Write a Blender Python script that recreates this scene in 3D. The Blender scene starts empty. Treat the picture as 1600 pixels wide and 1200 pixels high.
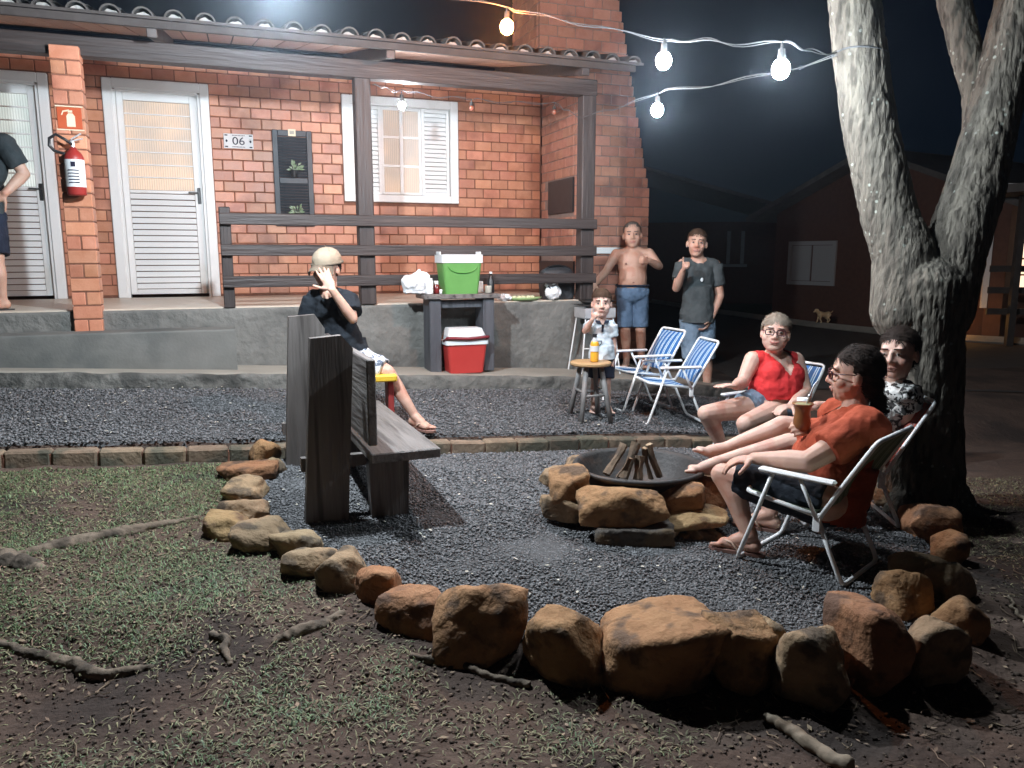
import bpy, bmesh, math, random
import numpy as np
from mathutils import Vector, Matrix, noise as mn
random.seed(7); RNG = np.random.default_rng(7)
SC = bpy.context.scene
COL = SC.collection
R = math.radians
# ------------------------------------------------------------------ camera
PITCH = R(9.46); FOC = 1200.0; CAMZ = 1.4
cam = bpy.data.cameras.new('camera'); cam.sensor_width = 36.0; cam.lens = 36.0 * FOC / 1600.0
cam.clip_end = 500; cam.clip_start = 0.05
camo = bpy.data.objects.new('camera', cam); COL.objects.link(camo)
camo.location = (0, 0, CAMZ); camo.rotation_euler = (math.pi / 2 - PITCH, 0, 0)
SC.camera = camo
# ------------------------------------------------------------------ night sky, moonlight, exposure
W = bpy.data.worlds.new('World'); SC.world = W; W.use_nodes = True
nt = W.node_tree; nt.nodes.clear()
out = nt.nodes.new('ShaderNodeOutputWorld'); bg = nt.nodes.new('ShaderNodeBackground')
sky = nt.nodes.new('ShaderNodeTexSky'); sky.sky_type = 'NISHITA'; sky.sun_disc = False
sky.sun_elevation = R(22); sky.sun_rotation = R(200)
tint = nt.nodes.new('ShaderNodeMix'); tint.data_type = 'RGBA'; tint.blend_type = 'MULTIPLY'; tint.inputs[0].default_value = 1
tint.inputs[7].default_value = (0.35, 0.55, 1.0, 1)
nt.links.new(sky.outputs[0], tint.inputs[6]); nt.links.new(tint.outputs[2], bg.inputs[0])
bg.inputs[1].default_value = 0.0007
nt.links.new(bg.outputs[0], out.inputs[0])
moon = bpy.data.lights.new('moon', 'SUN'); moon.energy = 0.006; moon.angle = R(0.5); moon.color = (0.7, 0.8, 1.0)
moono = bpy.data.objects.new('moon', moon); COL.objects.link(moono); moono.rotation_euler = (R(68), 0, R(20))
SC.view_settings.view_transform = 'Standard'; SC.view_settings.look = 'None'
SC.view_settings.exposure = 0.5; SC.view_settings.gamma = 1.0; SC.view_settings.use_curve_mapping = False
SC.render.engine = 'CYCLES'
SC.cycles.use_denoising = True; SC.cycles.max_bounces = 6; SC.cycles.diffuse_bounces = 3; SC.cycles.glossy_bounces = 3
SC.cycles.transparent_max_bounces = 8; SC.cycles.transmission_bounces = 4; SC.cycles.volume_bounces = 0
SC.cycles.sample_clamp_indirect = 4.0; SC.cycles.caustics_reflective = False; SC.cycles.caustics_refractive = False
SC.cycles.use_light_tree = True
# ------------------------------------------------------------------ helpers: camera maths used to survey the place
TH = R(20)
HA = np.array([-2.30, 6.30]); HU = np.array([math.cos(TH), math.sin(TH)]); HN = np.array([math.sin(TH), -math.cos(TH)])
def ray(px, py):
    v = (600 - py) / FOC
    return np.array([(px - 800) / FOC, math.cos(PITCH) + math.sin(PITCH) * v, -math.sin(PITCH) + math.cos(PITCH) * v])
def at(px, py, Y):
    r = ray(px, py); t = Y / r[1]
    return Vector((r[0] * t, Y, CAMZ + r[2] * t))
def atz(px, py, z):
    r = ray(px, py); t = (z - CAMZ) / r[2]
    return Vector((r[0] * t, r[1] * t, z))
def sw(X, Y):
    dx = X - HA[0]; dy = Y - HA[1]
    return dx * HU[0] + dy * HU[1], dx * HN[0] + dy * HN[1]
def world(s, w, z=0.0):
    return Vector((HA[0] + HU[0] * s + HN[0] * w, HA[1] + HU[1] * s + HN[1] * w, z))
def sst(t):
    t = np.clip(t, 0, 1); return t * t * (3 - 2 * t)
def fall(s):
    return -.06 * np.clip(s, -6, 3) - .12 * np.clip(s - 3, 0, 2)
def gz(X, Y):
    """ground height"""
    X = np.asarray(X, float); Y = np.asarray(Y, float)
    s, w = sw(X, Y); g = fall(s)
    a = .39 + g - .13 * np.clip((w - .5) / 1.23, 0, 1)
    b = (.16 + g) * (1 - sst((w - 1.73) / 2.2)) - .09 * sst((2.9 - Y) / .6)
    return np.where(w > 1.73, b, a)
def ground(px, py, dz=0.0):
    r = ray(px, py); t = .8
    while t < 40:
        x, y, z = r[0] * t, r[1] * t, CAMZ + r[2] * t
        if z < float(gz(x, y)) + dz: break
        t += .01
    return Vector((x, y, float(gz(x, y))))
def walk_z(s): return .51 + fall(s)
# ------------------------------------------------------------------ helpers: objects
def tag(o, label=None, cat=None, group=None, kind=None):
    if label: o['label'] = label
    if cat: o['category'] = cat
    if group: o['group'] = group
    if kind: o['kind'] = kind
    return o
def thing(name, loc, rz=0.0, label=None, cat=None, group=None):
    o = bpy.data.objects.new(name, None); o.empty_display_size = .1
    COL.objects.link(o); o.location = loc; o.rotation_euler = (0, 0, rz)
    return tag(o, label, cat, group)
def link(name, me, mat=None, parent=None, smooth=False):
    if mat is not None and not me.materials: me.materials.append(mat)
    if smooth:
        me.polygons.foreach_set('use_smooth', np.ones(len(me.polygons), dtype=bool))
    o = bpy.data.objects.new(name, me); COL.objects.link(o)
    if parent is not None: o.parent = parent
    return o
def copy_tree(o, parent=None):
    c = o.copy(); COL.objects.link(c); c.parent = parent
    for ch in list(o.children): copy_tree(ch, c)
    return c
def frame_from(d, up=Vector((0, 0, 1))):
    d = Vector(d).normalized(); x = up.cross(d)
    if x.length < 1e-4: x = Vector((1, 0, 0)).cross(d)
    x.normalize(); y = d.cross(x)
    return Matrix((x, y, d)).transposed()
class MB:
    def __init__(self): self.v = []; self.f = []
    def add(self, vs, fs):
        o = len(self.v); self.v += [tuple(q) for q in vs]; self.f += [tuple(i + o for i in f) for f in fs]; return self
    def box(self, c, s, M=None, ch=0.0):
        """box with chamfered edges"""
        c = Vector(c); hx, hy, hz = [q / 2 for q in s]
        P = []
        if ch <= 0:
            for sx in (-1, 1):
                for sy in (-1, 1):
                    for sz in (-1, 1): P.append(Vector((sx * hx, sy * hy, sz * hz)))
            F = [(0, 1, 3, 2), (4, 6, 7, 5), (0, 4, 5, 1), (2, 3, 7, 6), (0, 2, 6, 4), (1, 5, 7, 3)]
        else:
            ch = min(ch, hx * .9, hy * .9, hz * .9)
            ix = {}
            for sx in (-1, 1):
                for sy in (-1, 1):
                    for sz in (-1, 1):
                        for a in range(3):
                            q = [sx * (hx - ch), sy * (hy - ch), sz * (hz - ch)]
                            q[a] = (sx, sy, sz)[a] * (hx, hy, hz)[a]
                            ix[(sx, sy, sz, a)] = len(P); P.append(Vector(q))
            F = []
            for a in range(3):
                b, d = (a + 1) % 3, (a + 2) % 3
                for sg in (-1, 1):
                    def k(u, v):
                        q = [0, 0, 0]; q[a] = sg; q[b] = u; q[d] = v; return ix[(q[0], q[1], q[2], a)]
                    fc = (k(-1, -1), k(1, -1), k(1, 1), k(-1, 1)); F.append(fc if sg > 0 else fc[::-1])
            for a in range(3):
                b, d = (a + 1) % 3, (a + 2) % 3
                for u in (-1, 1):
                    for v in (-1, 1):
                        def k(w_, ax):
                            q = [0, 0, 0]; q[a] = w_; q[b] = u; q[d] = v; return ix[(q[0], q[1], q[2], ax)]
                        fc = (k(-1, b), k(1, b), k(1, d), k(-1, d)); F.append(fc if u * v < 0 else fc[::-1])
            for sx in (-1, 1):
                for sy in (-1, 1):
                    for sz in (-1, 1):
                        fc = tuple(ix[(sx, sy, sz, a)] for a in range(3)); F.append(fc if sx * sy * sz > 0 else fc[::-1])
        self.add([(c + (M @ q if M is not None else q)) for q in P], F); return self
    def beam(self, p0, p1, wd, hg, ch=0.0, up=Vector((0, 0, 1))):
        p0 = Vector(p0); p1 = Vector(p1); d = p1 - p0
        z = d.normalized(); x = up.cross(z)
        if x.length < 1e-4: x = Vector((1, 0, 0))
        x.normalize(); y = z.cross(x)
        return self.box((p0 + p1) / 2, (wd, hg, d.length), Matrix((x, y, z)).transposed(), ch)
    def cyl(self, p0, p1, r0, r1=None, n=12, cap=True):
        r1 = r0 if r1 is None else r1
        p0 = Vector(p0); p1 = Vector(p1); M = frame_from(p1 - p0)
        vs = []
        for p, r in ((p0, r0), (p1, r1)):
            for i in range(n):
                a = 2 * math.pi * i / n; vs.append(p + M @ Vector((math.cos(a) * r, math.sin(a) * r, 0)))
        fs = [(i, (i + 1) % n, n + (i + 1) % n, n + i) for i in range(n)]
        if cap: fs += [tuple(range(n - 1, -1, -1)), tuple(range(n, 2 * n))]
        return self.add(vs, fs)
    def tube(self, path, r, n=8, closed=False, cap=True):
        pts = [Vector(q) for q in path]; m = len(pts); vs = []; X = None
        for i, q in enumerate(pts):
            a = pts[(i - 1) % m] if (closed or i > 0) else q; b = pts[(i + 1) % m] if (closed or i < m - 1) else q
            d = (b - a).normalized()
            if X is None:
                X = Vector((0, 0, 1)).cross(d)
                if X.length < .05: X = Vector((1, 0, 0)).cross(d)
            X = (X - d * X.dot(d)).normalized(); Yv = d.cross(X)
            rr = r[i] if isinstance(r, (list, tuple)) else r
            for k in range(n):
                t = 2 * math.pi * k / n; vs.append(q + X * math.cos(t) * rr + Yv * math.sin(t) * rr)
        fs = []
        for i in range(m if closed else m - 1):
            j = (i + 1) % m
            for k in range(n): fs.append((i * n + k, i * n + (k + 1) % n, j * n + (k + 1) % n, j * n + k))
        if cap and not closed: fs += [tuple(range(n - 1, -1, -1)), tuple(range((m - 1) * n, m * n))]
        return self.add(vs, fs)
    def ell(self, c, rad, M=None, n=14, m=9):
        c = Vector(c); vs = [Vector((0, 0, rad[2]))]
        for j in range(1, m):
            b = math.pi * j / m
            for i in range(n):
                a = 2 * math.pi * i / n; vs.append(Vector((math.sin(b) * math.cos(a) * rad[0], math.sin(b) * math.sin(a) * rad[1], math.cos(b) * rad[2])))
        vs.append(Vector((0, 0, -rad[2]))); L = len(vs) - 1; fs = []
        for i in range(n):
            fs.append((0, 1 + i, 1 + (i + 1) % n)); k = 1 + (m - 2) * n
            fs.append((L, k + (i + 1) % n, k + i))
        for j in range(m - 2):
            for i in range(n):
                a = 1 + j * n + i; b = 1 + j * n + (i + 1) % n; fs.append((a, a + n, b + n, b))
        return self.add([c + (M @ q if M is not None else q) for q in vs], fs)
    def cap(self, p0, r0, p1, r1, n=12):
        """round-ended tapered limb"""
        p0 = Vector(p0); p1 = Vector(p1); M = frame_from(p1 - p0); L = (p1 - p0).length
        prof = [(-r0 * math.cos(t), r0 * math.sin(t)) for t in (.35, .8, 1.2, 1.57)] + [(L + r1 * math.cos(t), r1 * math.sin(t)) for t in (1.57, 1.2, .8, .35)]
        vs = [p0 + M @ Vector((0, 0, -r0))]
        for z, r in prof:
            for i in range(n):
                a = 2 * math.pi * i / n; vs.append(p0 + M @ Vector((math.cos(a) * r, math.sin(a) * r, z)))
        vs.append(p0 + M @ Vector((0, 0, L + r1))); E_ = len(vs) - 1; fs = []
        for i in range(n):
            fs.append((0, 1 + (i + 1) % n, 1 + i)); k = 1 + 7 * n; fs.append((E_, k + i, k + (i + 1) % n))
        for j in range(7):
            for i in range(n):
                a = 1 + j * n + i; b = 1 + j * n + (i + 1) % n; fs.append((a, b, b + n, a + n))
        return self.add(vs, fs)
    def lathe(self, prof, c=(0, 0, 0), n=24, M=None):
        c = Vector(c); vs = []
        for r, z in prof:
            for i in range(n):
                a = 2 * math.pi * i / n; q = Vector((r * math.cos(a), r * math.sin(a), z)); vs.append(c + (M @ q if M is not None else q))
        fs = [(j * n + i, j * n + (i + 1) % n, (j + 1) * n + (i + 1) % n, (j + 1) * n + i) for j in range(len(prof) - 1) for i in range(n)]
        return self.add(vs, fs)
    def prism(self, poly, M, t):
        """poly in the xy plane of M, thickness t along its z"""
        n = len(poly); vs = [M @ Vector((x, y, -t / 2)) for x, y in poly] + [M @ Vector((x, y, t / 2)) for x, y in poly]
        return self.add(vs, [tuple(range(n - 1, -1, -1)), tuple(range(n, 2 * n))] + [(i, (i + 1) % n, n + (i + 1) % n, n + i) for i in range(n)])
    def mesh(self, name='m'):
        me = bpy.data.meshes.new(name); me.from_pydata(self.v, [], self.f); me.update(); return me
    def build(self, name, mat, parent=None, smooth=False):
        return link(name, self.mesh(name), mat, parent, smooth)
def grid_mesh(name, P, flip=False):
    """P: (n,m,3) array"""
    n, m, _ = P.shape; me = bpy.data.meshes.new(name)
    i, j = np.meshgrid(np.arange(n - 1), np.arange(m - 1), indexing='ij'); a = (i * m + j).ravel()
    q = np.stack([a, a + m, a + m + 1, a + 1], 1)
    if flip: q = q[:, ::-1]
    me.vertices.add(n * m); me.vertices.foreach_set('co', P.reshape(-1).astype(np.float32))
    me.loops.add(q.size); me.loops.foreach_set('vertex_index', q.reshape(-1).astype(np.int32))
    me.polygons.add(len(q)); me.polygons.foreach_set('loop_start', (np.arange(len(q)) * 4).astype(np.int32))
    me.update(calc_edges=True); return me
def raw_mesh(name, V, Fc):
    """V (n,3), Fc (k,c) equal sized faces"""
    me = bpy.data.meshes.new(name); k, c = Fc.shape
    me.vertices.add(len(V)); me.vertices.foreach_set('co', np.ascontiguousarray(V, np.float32).reshape(-1))
    me.loops.add(Fc.size); me.loops.foreach_set('vertex_index', np.ascontiguousarray(Fc, np.int32).reshape(-1))
    me.polygons.add(k); me.polygons.foreach_set('loop_start', (np.arange(k) * c).astype(np.int32))
    me.update(calc_edges=True); return me
def remesh(mb, voxel, smooth=3, disp=0.0, dsize=.06):
    me = mb.mesh('tmp'); o = bpy.data.objects.new('tmp', me); COL.objects.link(o)
    m = o.modifiers.new('r', 'REMESH'); m.mode = 'VOXEL'; m.voxel_size = voxel; m.use_smooth_shade = True
    if smooth:
        s = o.modifiers.new('s', 'SMOOTH'); s.factor = .5; s.iterations = smooth
    if disp:
        tx = bpy.data.textures.new('c', 'CLOUDS'); tx.noise_scale = dsize; tx.noise_depth = 1
        d = o.modifiers.new('d', 'DISPLACE'); d.texture = tx; d.strength = disp; d.mid_level = .5; d.texture_coords = 'LOCAL'
    dg = bpy.context.evaluated_depsgraph_get(); r = bpy.data.meshes.new_from_object(o.evaluated_get(dg))
    bpy.data.objects.remove(o); bpy.data.meshes.remove(me); return r
def cut(me, fn):
    """drop the vertices for which fn(co array) is true"""
    n = len(me.vertices); co = np.empty(n * 3, np.float32); me.vertices.foreach_get('co', co); k = fn(co.reshape(-1, 3))
    bm = bmesh.new(); bm.from_mesh(me); bm.verts.ensure_lookup_table()
    bmesh.ops.delete(bm, geom=[bm.verts[i] for i in np.nonzero(k)[0]], context='VERTS'); bm.to_mesh(me); bm.free(); return me
def text_mesh(s, size, depth=.001):
    cu = bpy.data.curves.new('t', 'FONT'); cu.body = s; cu.size = size; cu.align_x = 'CENTER'; cu.align_y = 'CENTER'; cu.extrude = depth
    o = bpy.data.objects.new('t', cu); COL.objects.link(o)
    me = bpy.data.meshes.new_from_object(o.evaluated_get(bpy.context.evaluated_depsgraph_get())); bpy.data.objects.remove(o); return me
# lamp strengths (emission of the bulb glass)
LED, LED0, WARM, PORCH = 800.0, 5200.0, 1000.0, 1000.0
# ------------------------------------------------------------------ materials
def pm(name, c1, c2=None, scale=8.0, rough=.7, bump=0.0, bscale=40.0, metal=0.0, spec=.5, rnd=0.0, sss=0.0, stretch=(1, 1, 1), detail=5, c3=None, s3=3.0, t3=.6, coords='Object', rvar=0.0, coat=0.0, island=False, bdist=.01):
    m = bpy.data.materials.new(name); m.use_nodes = True; t = m.node_tree; N_ = t.nodes; L = t.links
    b = N_['Principled BSDF']; b.inputs['Roughness'].default_value = rough; b.inputs['Metallic'].default_value = metal
    b.inputs['Specular IOR Level'].default_value = spec; b.inputs['Coat Weight'].default_value = coat
    tc = N_.new('ShaderNodeTexCoord'); mp = N_.new('ShaderNodeMapping'); mp.inputs['Scale'].default_value = stretch
    L.new(N_.new('ShaderNodeNewGeometry').outputs['Position'] if coords == 'World' else tc.outputs[coords], mp.inputs[0]); vec = mp.outputs[0]
    c2 = c2 or c1
    nz = N_.new('ShaderNodeTexNoise'); nz.inputs['Scale'].default_value = scale; nz.inputs['Detail'].default_value = detail; nz.inputs['Roughness'].default_value = .6
    L.new(vec, nz.inputs['Vector'])
    rp = N_.new('ShaderNodeValToRGB'); rp.color_ramp.elements[0].position = .32; rp.color_ramp.elements[1].position = .68
    rp.color_ramp.elements[0].color = (*c1, 1); rp.color_ramp.elements[1].color = (*c2, 1)
    L.new(nz.outputs['Fac'], rp.inputs[0]); col = rp.outputs[0]
    if c3:
        n3 = N_.new('ShaderNodeTexNoise'); n3.inputs['Scale'].default_value = s3; n3.inputs['Detail'].default_value = 6; L.new(vec, n3.inputs['Vector'])
        r3 = N_.new('ShaderNodeValToRGB'); r3.color_ramp.elements[0].position = t3 - .06; r3.color_ramp.elements[1].position = t3 + .06
        L.new(n3.outputs['Fac'], r3.inputs[0])
        mx = N_.new('ShaderNodeMix'); mx.data_type = 'RGBA'; L.new(r3.outputs[0], mx.inputs[0]); L.new(col, mx.inputs[6]); mx.inputs[7].default_value = (*c3, 1); col = mx.outputs[2]
    if rnd:
        if island:
            g = N_.new('ShaderNodeNewGeometry'); rv = g.outputs['Random Per Island']
        else:
            g = N_.new('ShaderNodeObjectInfo'); rv = g.outputs['Random']
        hs = N_.new('ShaderNodeHueSaturation'); mr = N_.new('ShaderNodeMapRange'); mr.inputs[3].default_value = 1 - rnd; mr.inputs[4].default_value = 1 + rnd
        L.new(rv, mr.inputs[0]); L.new(mr.outputs[0], hs.inputs['Value'])
        m2 = N_.new('ShaderNodeMapRange'); m2.inputs[3].default_value = .5 - rnd * .03; m2.inputs[4].default_value = .5 + rnd * .03
        sc = N_.new('ShaderNodeMath'); sc.operation = 'MULTIPLY'; sc.inputs[1].default_value = 7.31; fr = N_.new('ShaderNodeMath'); fr.operation = 'FRACT'
        L.new(rv, sc.inputs[0]); L.new(sc.outputs[0], fr.inputs[0]); L.new(fr.outputs[0], m2.inputs[0]); L.new(m2.outputs[0], hs.inputs['Hue'])
        L.new(col, hs.inputs['Color']); col = hs.outputs[0]
    L.new(col, b.inputs['Base Color'])
    if rvar:
        mr = N_.new('ShaderNodeMapRange'); mr.inputs[3].default_value = rough - rvar; mr.inputs[4].default_value = rough + rvar
        L.new(nz.outputs['Fac'], mr.inputs[0]); L.new(mr.outputs[0], b.inputs['Roughness'])
    if bump:
        bn = N_.new('ShaderNodeTexNoise'); bn.inputs['Scale'].default_value = bscale; bn.inputs['Detail'].default_value = 6; L.new(vec, bn.inputs['Vector'])
        bp = N_.new('ShaderNodeBump'); bp.inputs['Strength'].default_value = bump; bp.inputs['Distance'].default_value = bdist
        L.new(bn.outputs['Fac'], bp.inputs['Height']); L.new(bp.outputs[0], b.inputs['Normal'])
    if sss:
        b.inputs['Subsurface Weight'].default_value = sss; b.inputs['Subsurface Radius'].default_value = (.012, .004, .002); b.inputs['Subsurface Scale'].default_value = 1.0
    return m
def emit(name, color, strength):
    m = bpy.data.materials.new(name); m.use_nodes = True; t = m.node_tree; t.nodes.clear()
    o = t.nodes.new('ShaderNodeOutputMaterial'); e = t.nodes.new('ShaderNodeEmission'); e.inputs[0].default_value = (*color, 1); e.inputs[1].default_value = strength
    t.links.new(e.outputs[0], o.inputs[0]); return m
def lit_glass(name, color, strength, c2=None, rib=90.0):
    """ribbed pane of a lit room"""
    m = pm(name, color, color, rough=.45, coords='Object'); t = m.node_tree; b = t.nodes['Principled BSDF']
    tc = t.nodes.new('ShaderNodeTexCoord'); w = t.nodes.new('ShaderNodeTexWave'); w.inputs['Scale'].default_value = rib / 6.28; w.bands_direction = 'X'
    t.links.new(tc.outputs['Object'], w.inputs['Vector'])
    nz = t.nodes.new('ShaderNodeTexNoise'); nz.inputs['Scale'].default_value = 2.2; t.links.new(tc.outputs['Object'], nz.inputs['Vector'])
    rp = t.nodes.new('ShaderNodeValToRGB'); rp.color_ramp.elements[0].color = (*(c2 or color), 1); rp.color_ramp.elements[1].color = (*color, 1)
    rp.color_ramp.elements[0].position = .4; rp.color_ramp.elements[1].position = .6
    t.links.new(nz.outputs['Fac'], rp.inputs[0])
    mr = t.nodes.new('ShaderNodeMapRange'); mr.inputs[3].default_value = strength * .8; mr.inputs[4].default_value = strength * 1.15
    t.links.new(w.outputs['Fac'], mr.inputs[0]); t.links.new(rp.outputs[0], b.inputs['Emission Color']); t.links.new(mr.outputs[0], b.inputs['Emission Strength'])
    bp = t.nodes.new('ShaderNodeBump'); bp.inputs['Strength'].default_value = .5; bp.inputs['Distance'].default_value = .004
    t.links.new(w.outputs['Fac'], bp.inputs['Height']); t.links.new(bp.outputs[0], b.inputs['Normal'])
    b.inputs['Base Color'].default_value = (.3, .3, .3, 1)
    for l in list(b.inputs['Base Color'].links): t.links.remove(l)
    return m
def glass(name, col=(1, 1, 1), rough=.02):
    m = bpy.data.materials.new(name); m.use_nodes = True; b = m.node_tree.nodes['Principled BSDF']
    b.inputs['Base Color'].default_value = (*col, 1); b.inputs['Transmission Weight'].default_value = 1; b.inputs['Roughness'].default_value = rough; b.inputs['IOR'].default_value = 1.4
    return m
def two(name, base, other, fac_from, rough=.6, **k):
    """base colour with a second colour on a striped or blotched pattern; fac_from(tree, texcoord) returns a socket"""
    m = pm(name, base, base, rough=rough, **k); t = m.node_tree; b = t.nodes['Principled BSDF']
    tc = t.nodes.new('ShaderNodeTexCoord'); f = fac_from(t, tc); mx = t.nodes.new('ShaderNodeMix'); mx.data_type = 'RGBA'
    t.links.new(f, mx.inputs[0]); mx.inputs[6].default_value = (*base, 1); mx.inputs[7].default_value = (*other, 1); t.links.new(mx.outputs[2], b.inputs['Base Color'])
    return m
def blotch(scale, thr, dist=0.0, sock='Object'):
    def f(t, tc):
        n = t.nodes.new('ShaderNodeTexNoise'); n.inputs['Scale'].default_value = scale; n.inputs['Distortion'].default_value = dist; t.links.new(tc.outputs[sock], n.inputs['Vector'])
        r = t.nodes.new('ShaderNodeValToRGB'); r.color_ramp.elements[0].position = thr - .02; r.color_ramp.elements[1].position = thr + .02
        t.links.new(n.outputs['Fac'], r.inputs[0]); return r.outputs[0]
    return f
M = {}
M['brick'] = pm('brick_clay', (.46, .185, .105), (.55, .25, .155), 9, .42, .2, 60, rnd=.2, c3=(.33, .125, .072), s3=2.4, t3=.60, rvar=.14, coords='World')
M['brick_i'] = pm('brick_clay_joined', (.46, .185, .105), (.55, .25, .155), 9, .42, .2, 60, rnd=.2, c3=(.33, .125, .072), s3=2.4, t3=.60, rvar=.14, island=True, coords='World')
M['brick_dull'] = pm('brick_chimney', (.34, .15, .10), (.42, .20, .14), 9, .65, .3, 60, rnd=.16, c3=(.24, .12, .09), s3=4, t3=.62, island=True)
M['mortar'] = pm('mortar', (.16, .065, .04), (.24, .11, .07), 20, .9, .4, 80)
M['concrete'] = pm('concrete', (.13, .13, .12), (.19, .188, .175), 3, .85, .35, 45, c3=(.10, .105, .10), s3=1.6, t3=.56, bdist=.008)
M['concrete_rough'] = pm('rough_render', (.13, .13, .12), (.20, .195, .18), 3.5, .88, .9, 14, c3=(.10, .10, .095), s3=1.4, t3=.58, bdist=.03)
M['walk'] = pm('worn_cement', (.25, .23, .195), (.32, .295, .25), 2.5, .85, .3, 50, c3=(.18, .17, .15), s3=1.3, t3=.6)
M['floor'] = pm('floor_tile_beige', (.54, .46, .37), (.62, .54, .45), 6, .4, .05, 20)
M['white'] = pm('white_paint', (.78, .79, .79), (.82, .82, .81), 5, .38, .06, 30, c3=(.70, .69, .66), s3=2.2, t3=.64)
M['whitemetal'] = pm('white_enamel', (.76, .77, .77), (.80, .80, .79), 14, .3, .04, 30, c3=(.55, .53, .50), s3=30, t3=.74)
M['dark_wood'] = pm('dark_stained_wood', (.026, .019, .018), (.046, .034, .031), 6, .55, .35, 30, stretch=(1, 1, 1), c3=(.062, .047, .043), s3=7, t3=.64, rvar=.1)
M['bench_wood'] = pm('black_weathered_wood', (.085, .074, .068), (.15, .132, .122), 7, .48, .5, 26, c3=(.19, .175, .165), s3=5, t3=.60, rvar=.12)
M['woodx'] = pm('dark_wood_grain_along', (.026, .019, .018), (.048, .036, .033), 14, .55, .8, 46, stretch=(.07, 1, 1), c3=(.066, .051, .047), s3=16, t3=.6, rvar=.1)
M['woodz'] = pm('dark_wood_grain_up', (.026, .019, .018), (.048, .036, .033), 14, .55, .8, 46, stretch=(1, 1, .07), c3=(.066, .051, .047), s3=16, t3=.6, rvar=.1)
M['benchz'] = pm('weathered_grain_up', (.095, .083, .077), (.17, .15, .14), 12, .5, 1.0, 40, stretch=(1, 1, .07), c3=(.045, .038, .035), s3=18, t3=.58, rvar=.12)
M['benchy'] = pm('weathered_grain_along', (.11, .099, .094), (.20, .182, .172), 12, .46, 1.0, 40, stretch=(1, .07, 1), c3=(.05, .044, .041), s3=18, t3=.6, rvar=.12)
M['slate'] = pm('slate_painted_wood', (.06, .062, .072), (.095, .098, .11), 12, .55, .7, 40, stretch=(1, 1, .1), c3=(.04, .041, .048), s3=14, t3=.6)
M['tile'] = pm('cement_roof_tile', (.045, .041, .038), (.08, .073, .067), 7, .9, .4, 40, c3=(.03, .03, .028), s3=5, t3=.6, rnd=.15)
M['tmortar'] = pm('tile_mortar', (.24, .235, .22), (.32, .31, .29), 12, .9, .5, 40)
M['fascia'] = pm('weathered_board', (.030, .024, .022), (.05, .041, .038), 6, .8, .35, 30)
M['chim_wall'] = pm('mortar_grey', (.20, .15, .13), (.27, .20, .17), 20, .9, .4, 80)
M['black'] = pm('black_plastic', (.012, .012, .013), (.02, .02, .022), 10, .4)
M['iron'] = pm('dark_iron', (.012, .011, .011), (.026, .023, .021), 9, .6, .4, 40, metal=.0, c3=(.05, .03, .02), s3=6, t3=.62)
M['steel'] = pm('bare_steel', (.50, .51, .52), (.60, .60, .61), 14, .38, .05, 30, metal=.35)
M['grey_shut'] = pm('charcoal_shutter_paint', (.028, .032, .040), (.045, .05, .06), 8, .5, .2, 30)
M['red'] = pm('red_enamel', (.27, .02, .018), (.31, .03, .025), 8, .4)
M['redplast'] = pm('red_cooler_plastic', (.44, .035, .03), (.48, .045, .038), 5, .5, .03, 80)
M['greenplast'] = pm('green_cooler_plastic', (.10, .27, .065), (.12, .31, .08), 5, .5, .03, 80)
M['whiteplast'] = pm('white_cooler_plastic', (.72, .74, .75), (.76, .77, .77), 5, .42, .03, 60)
M['maroon'] = pm('maroon_handle', (.16, .012, .02), (.2, .02, .025), 5, .4)
M['yellow'] = pm('yellow_paint', (.72, .44, .03), (.78, .50, .05), 6, .45, .1, 40)
M['seatred'] = pm('dull_red_paint', (.26, .03, .028), (.32, .04, .035), 6, .5, .1, 40)
M['stoolgrey'] = pm('grey_painted_wood', (.17, .16, .155), (.25, .235, .225), 8, .6, .3, 30)
M['stooltop'] = pm('worn_pine', (.36, .22, .10), (.46, .30, .15), 9, .5, .2, 30)
M['log'] = pm('split_firewood', (.10, .065, .04), (.19, .13, .085), 10, .85, .7, 30, c3=(.045, .034, .028), s3=7, t3=.55)
M['logend'] = pm('firewood_end', (.26, .18, .11), (.34, .25, .16), 16, .85, .4, 60)
M['soil'] = pm('dark_soil', (.062, .038, .028), (.105, .068, .050), 3.2, .95, .9, 24, c3=(.036, .024, .019), s3=1.4, t3=.56, coords='Object', bdist=.02)
M['gravbase'] = pm('gravel_bed', (.06, .06, .062), (.10, .10, .102), 60, .92, 1.0, 90, coords='Object', bdist=.012)
M['stone'] = pm('crushed_stone', (.092, .092, .096), (.155, .154, .158), 30, .68, .3, 120, rnd=.5, island=True)
M['asphalt'] = pm('asphalt', (.045, .042, .040), (.065, .06, .056), 8, .9, .5, 70)
M['root'] = pm('root_bark', (.115, .085, .06), (.20, .155, .115), 9, .9, .9, 20, c3=(.06, .046, .034), s3=7, t3=.54, bdist=.015)
M['palewood'] = pm('pale_dead_branch', (.22, .17, .12), (.33, .27, .20), 9, .85, .7, 24, c3=(.12, .09, .06), s3=8, t3=.58)
M['twig'] = pm('dry_twig', (.17, .115, .08), (.30, .22, .15), 12, .9, rnd=.4, island=True)
M['petal'] = pm('fallen_petal', (.36, .33, .27), (.50, .46, .39), 12, .85, rnd=.4, island=True)
def rockmat(name, a, b, c):
    q = .87; return pm(name, tuple(v * q for v in a), tuple(v * q for v in b), 6, .88, 1.0, 20, c3=tuple(v * q * .8 for v in c), s3=9, t3=.57, rnd=.14, bdist=.022, detail=10, coords='World')
M['rock'] = rockmat('ochre_rock', (.29, .145, .062), (.40, .225, .105), (.16, .095, .055))
M['rock2'] = rockmat('rust_rock', (.30, .135, .06), (.40, .205, .098), (.17, .09, .052))
M['rock3'] = rockmat('brown_rock', (.25, .165, .09), (.35, .24, .14), (.14, .10, .065))
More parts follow.
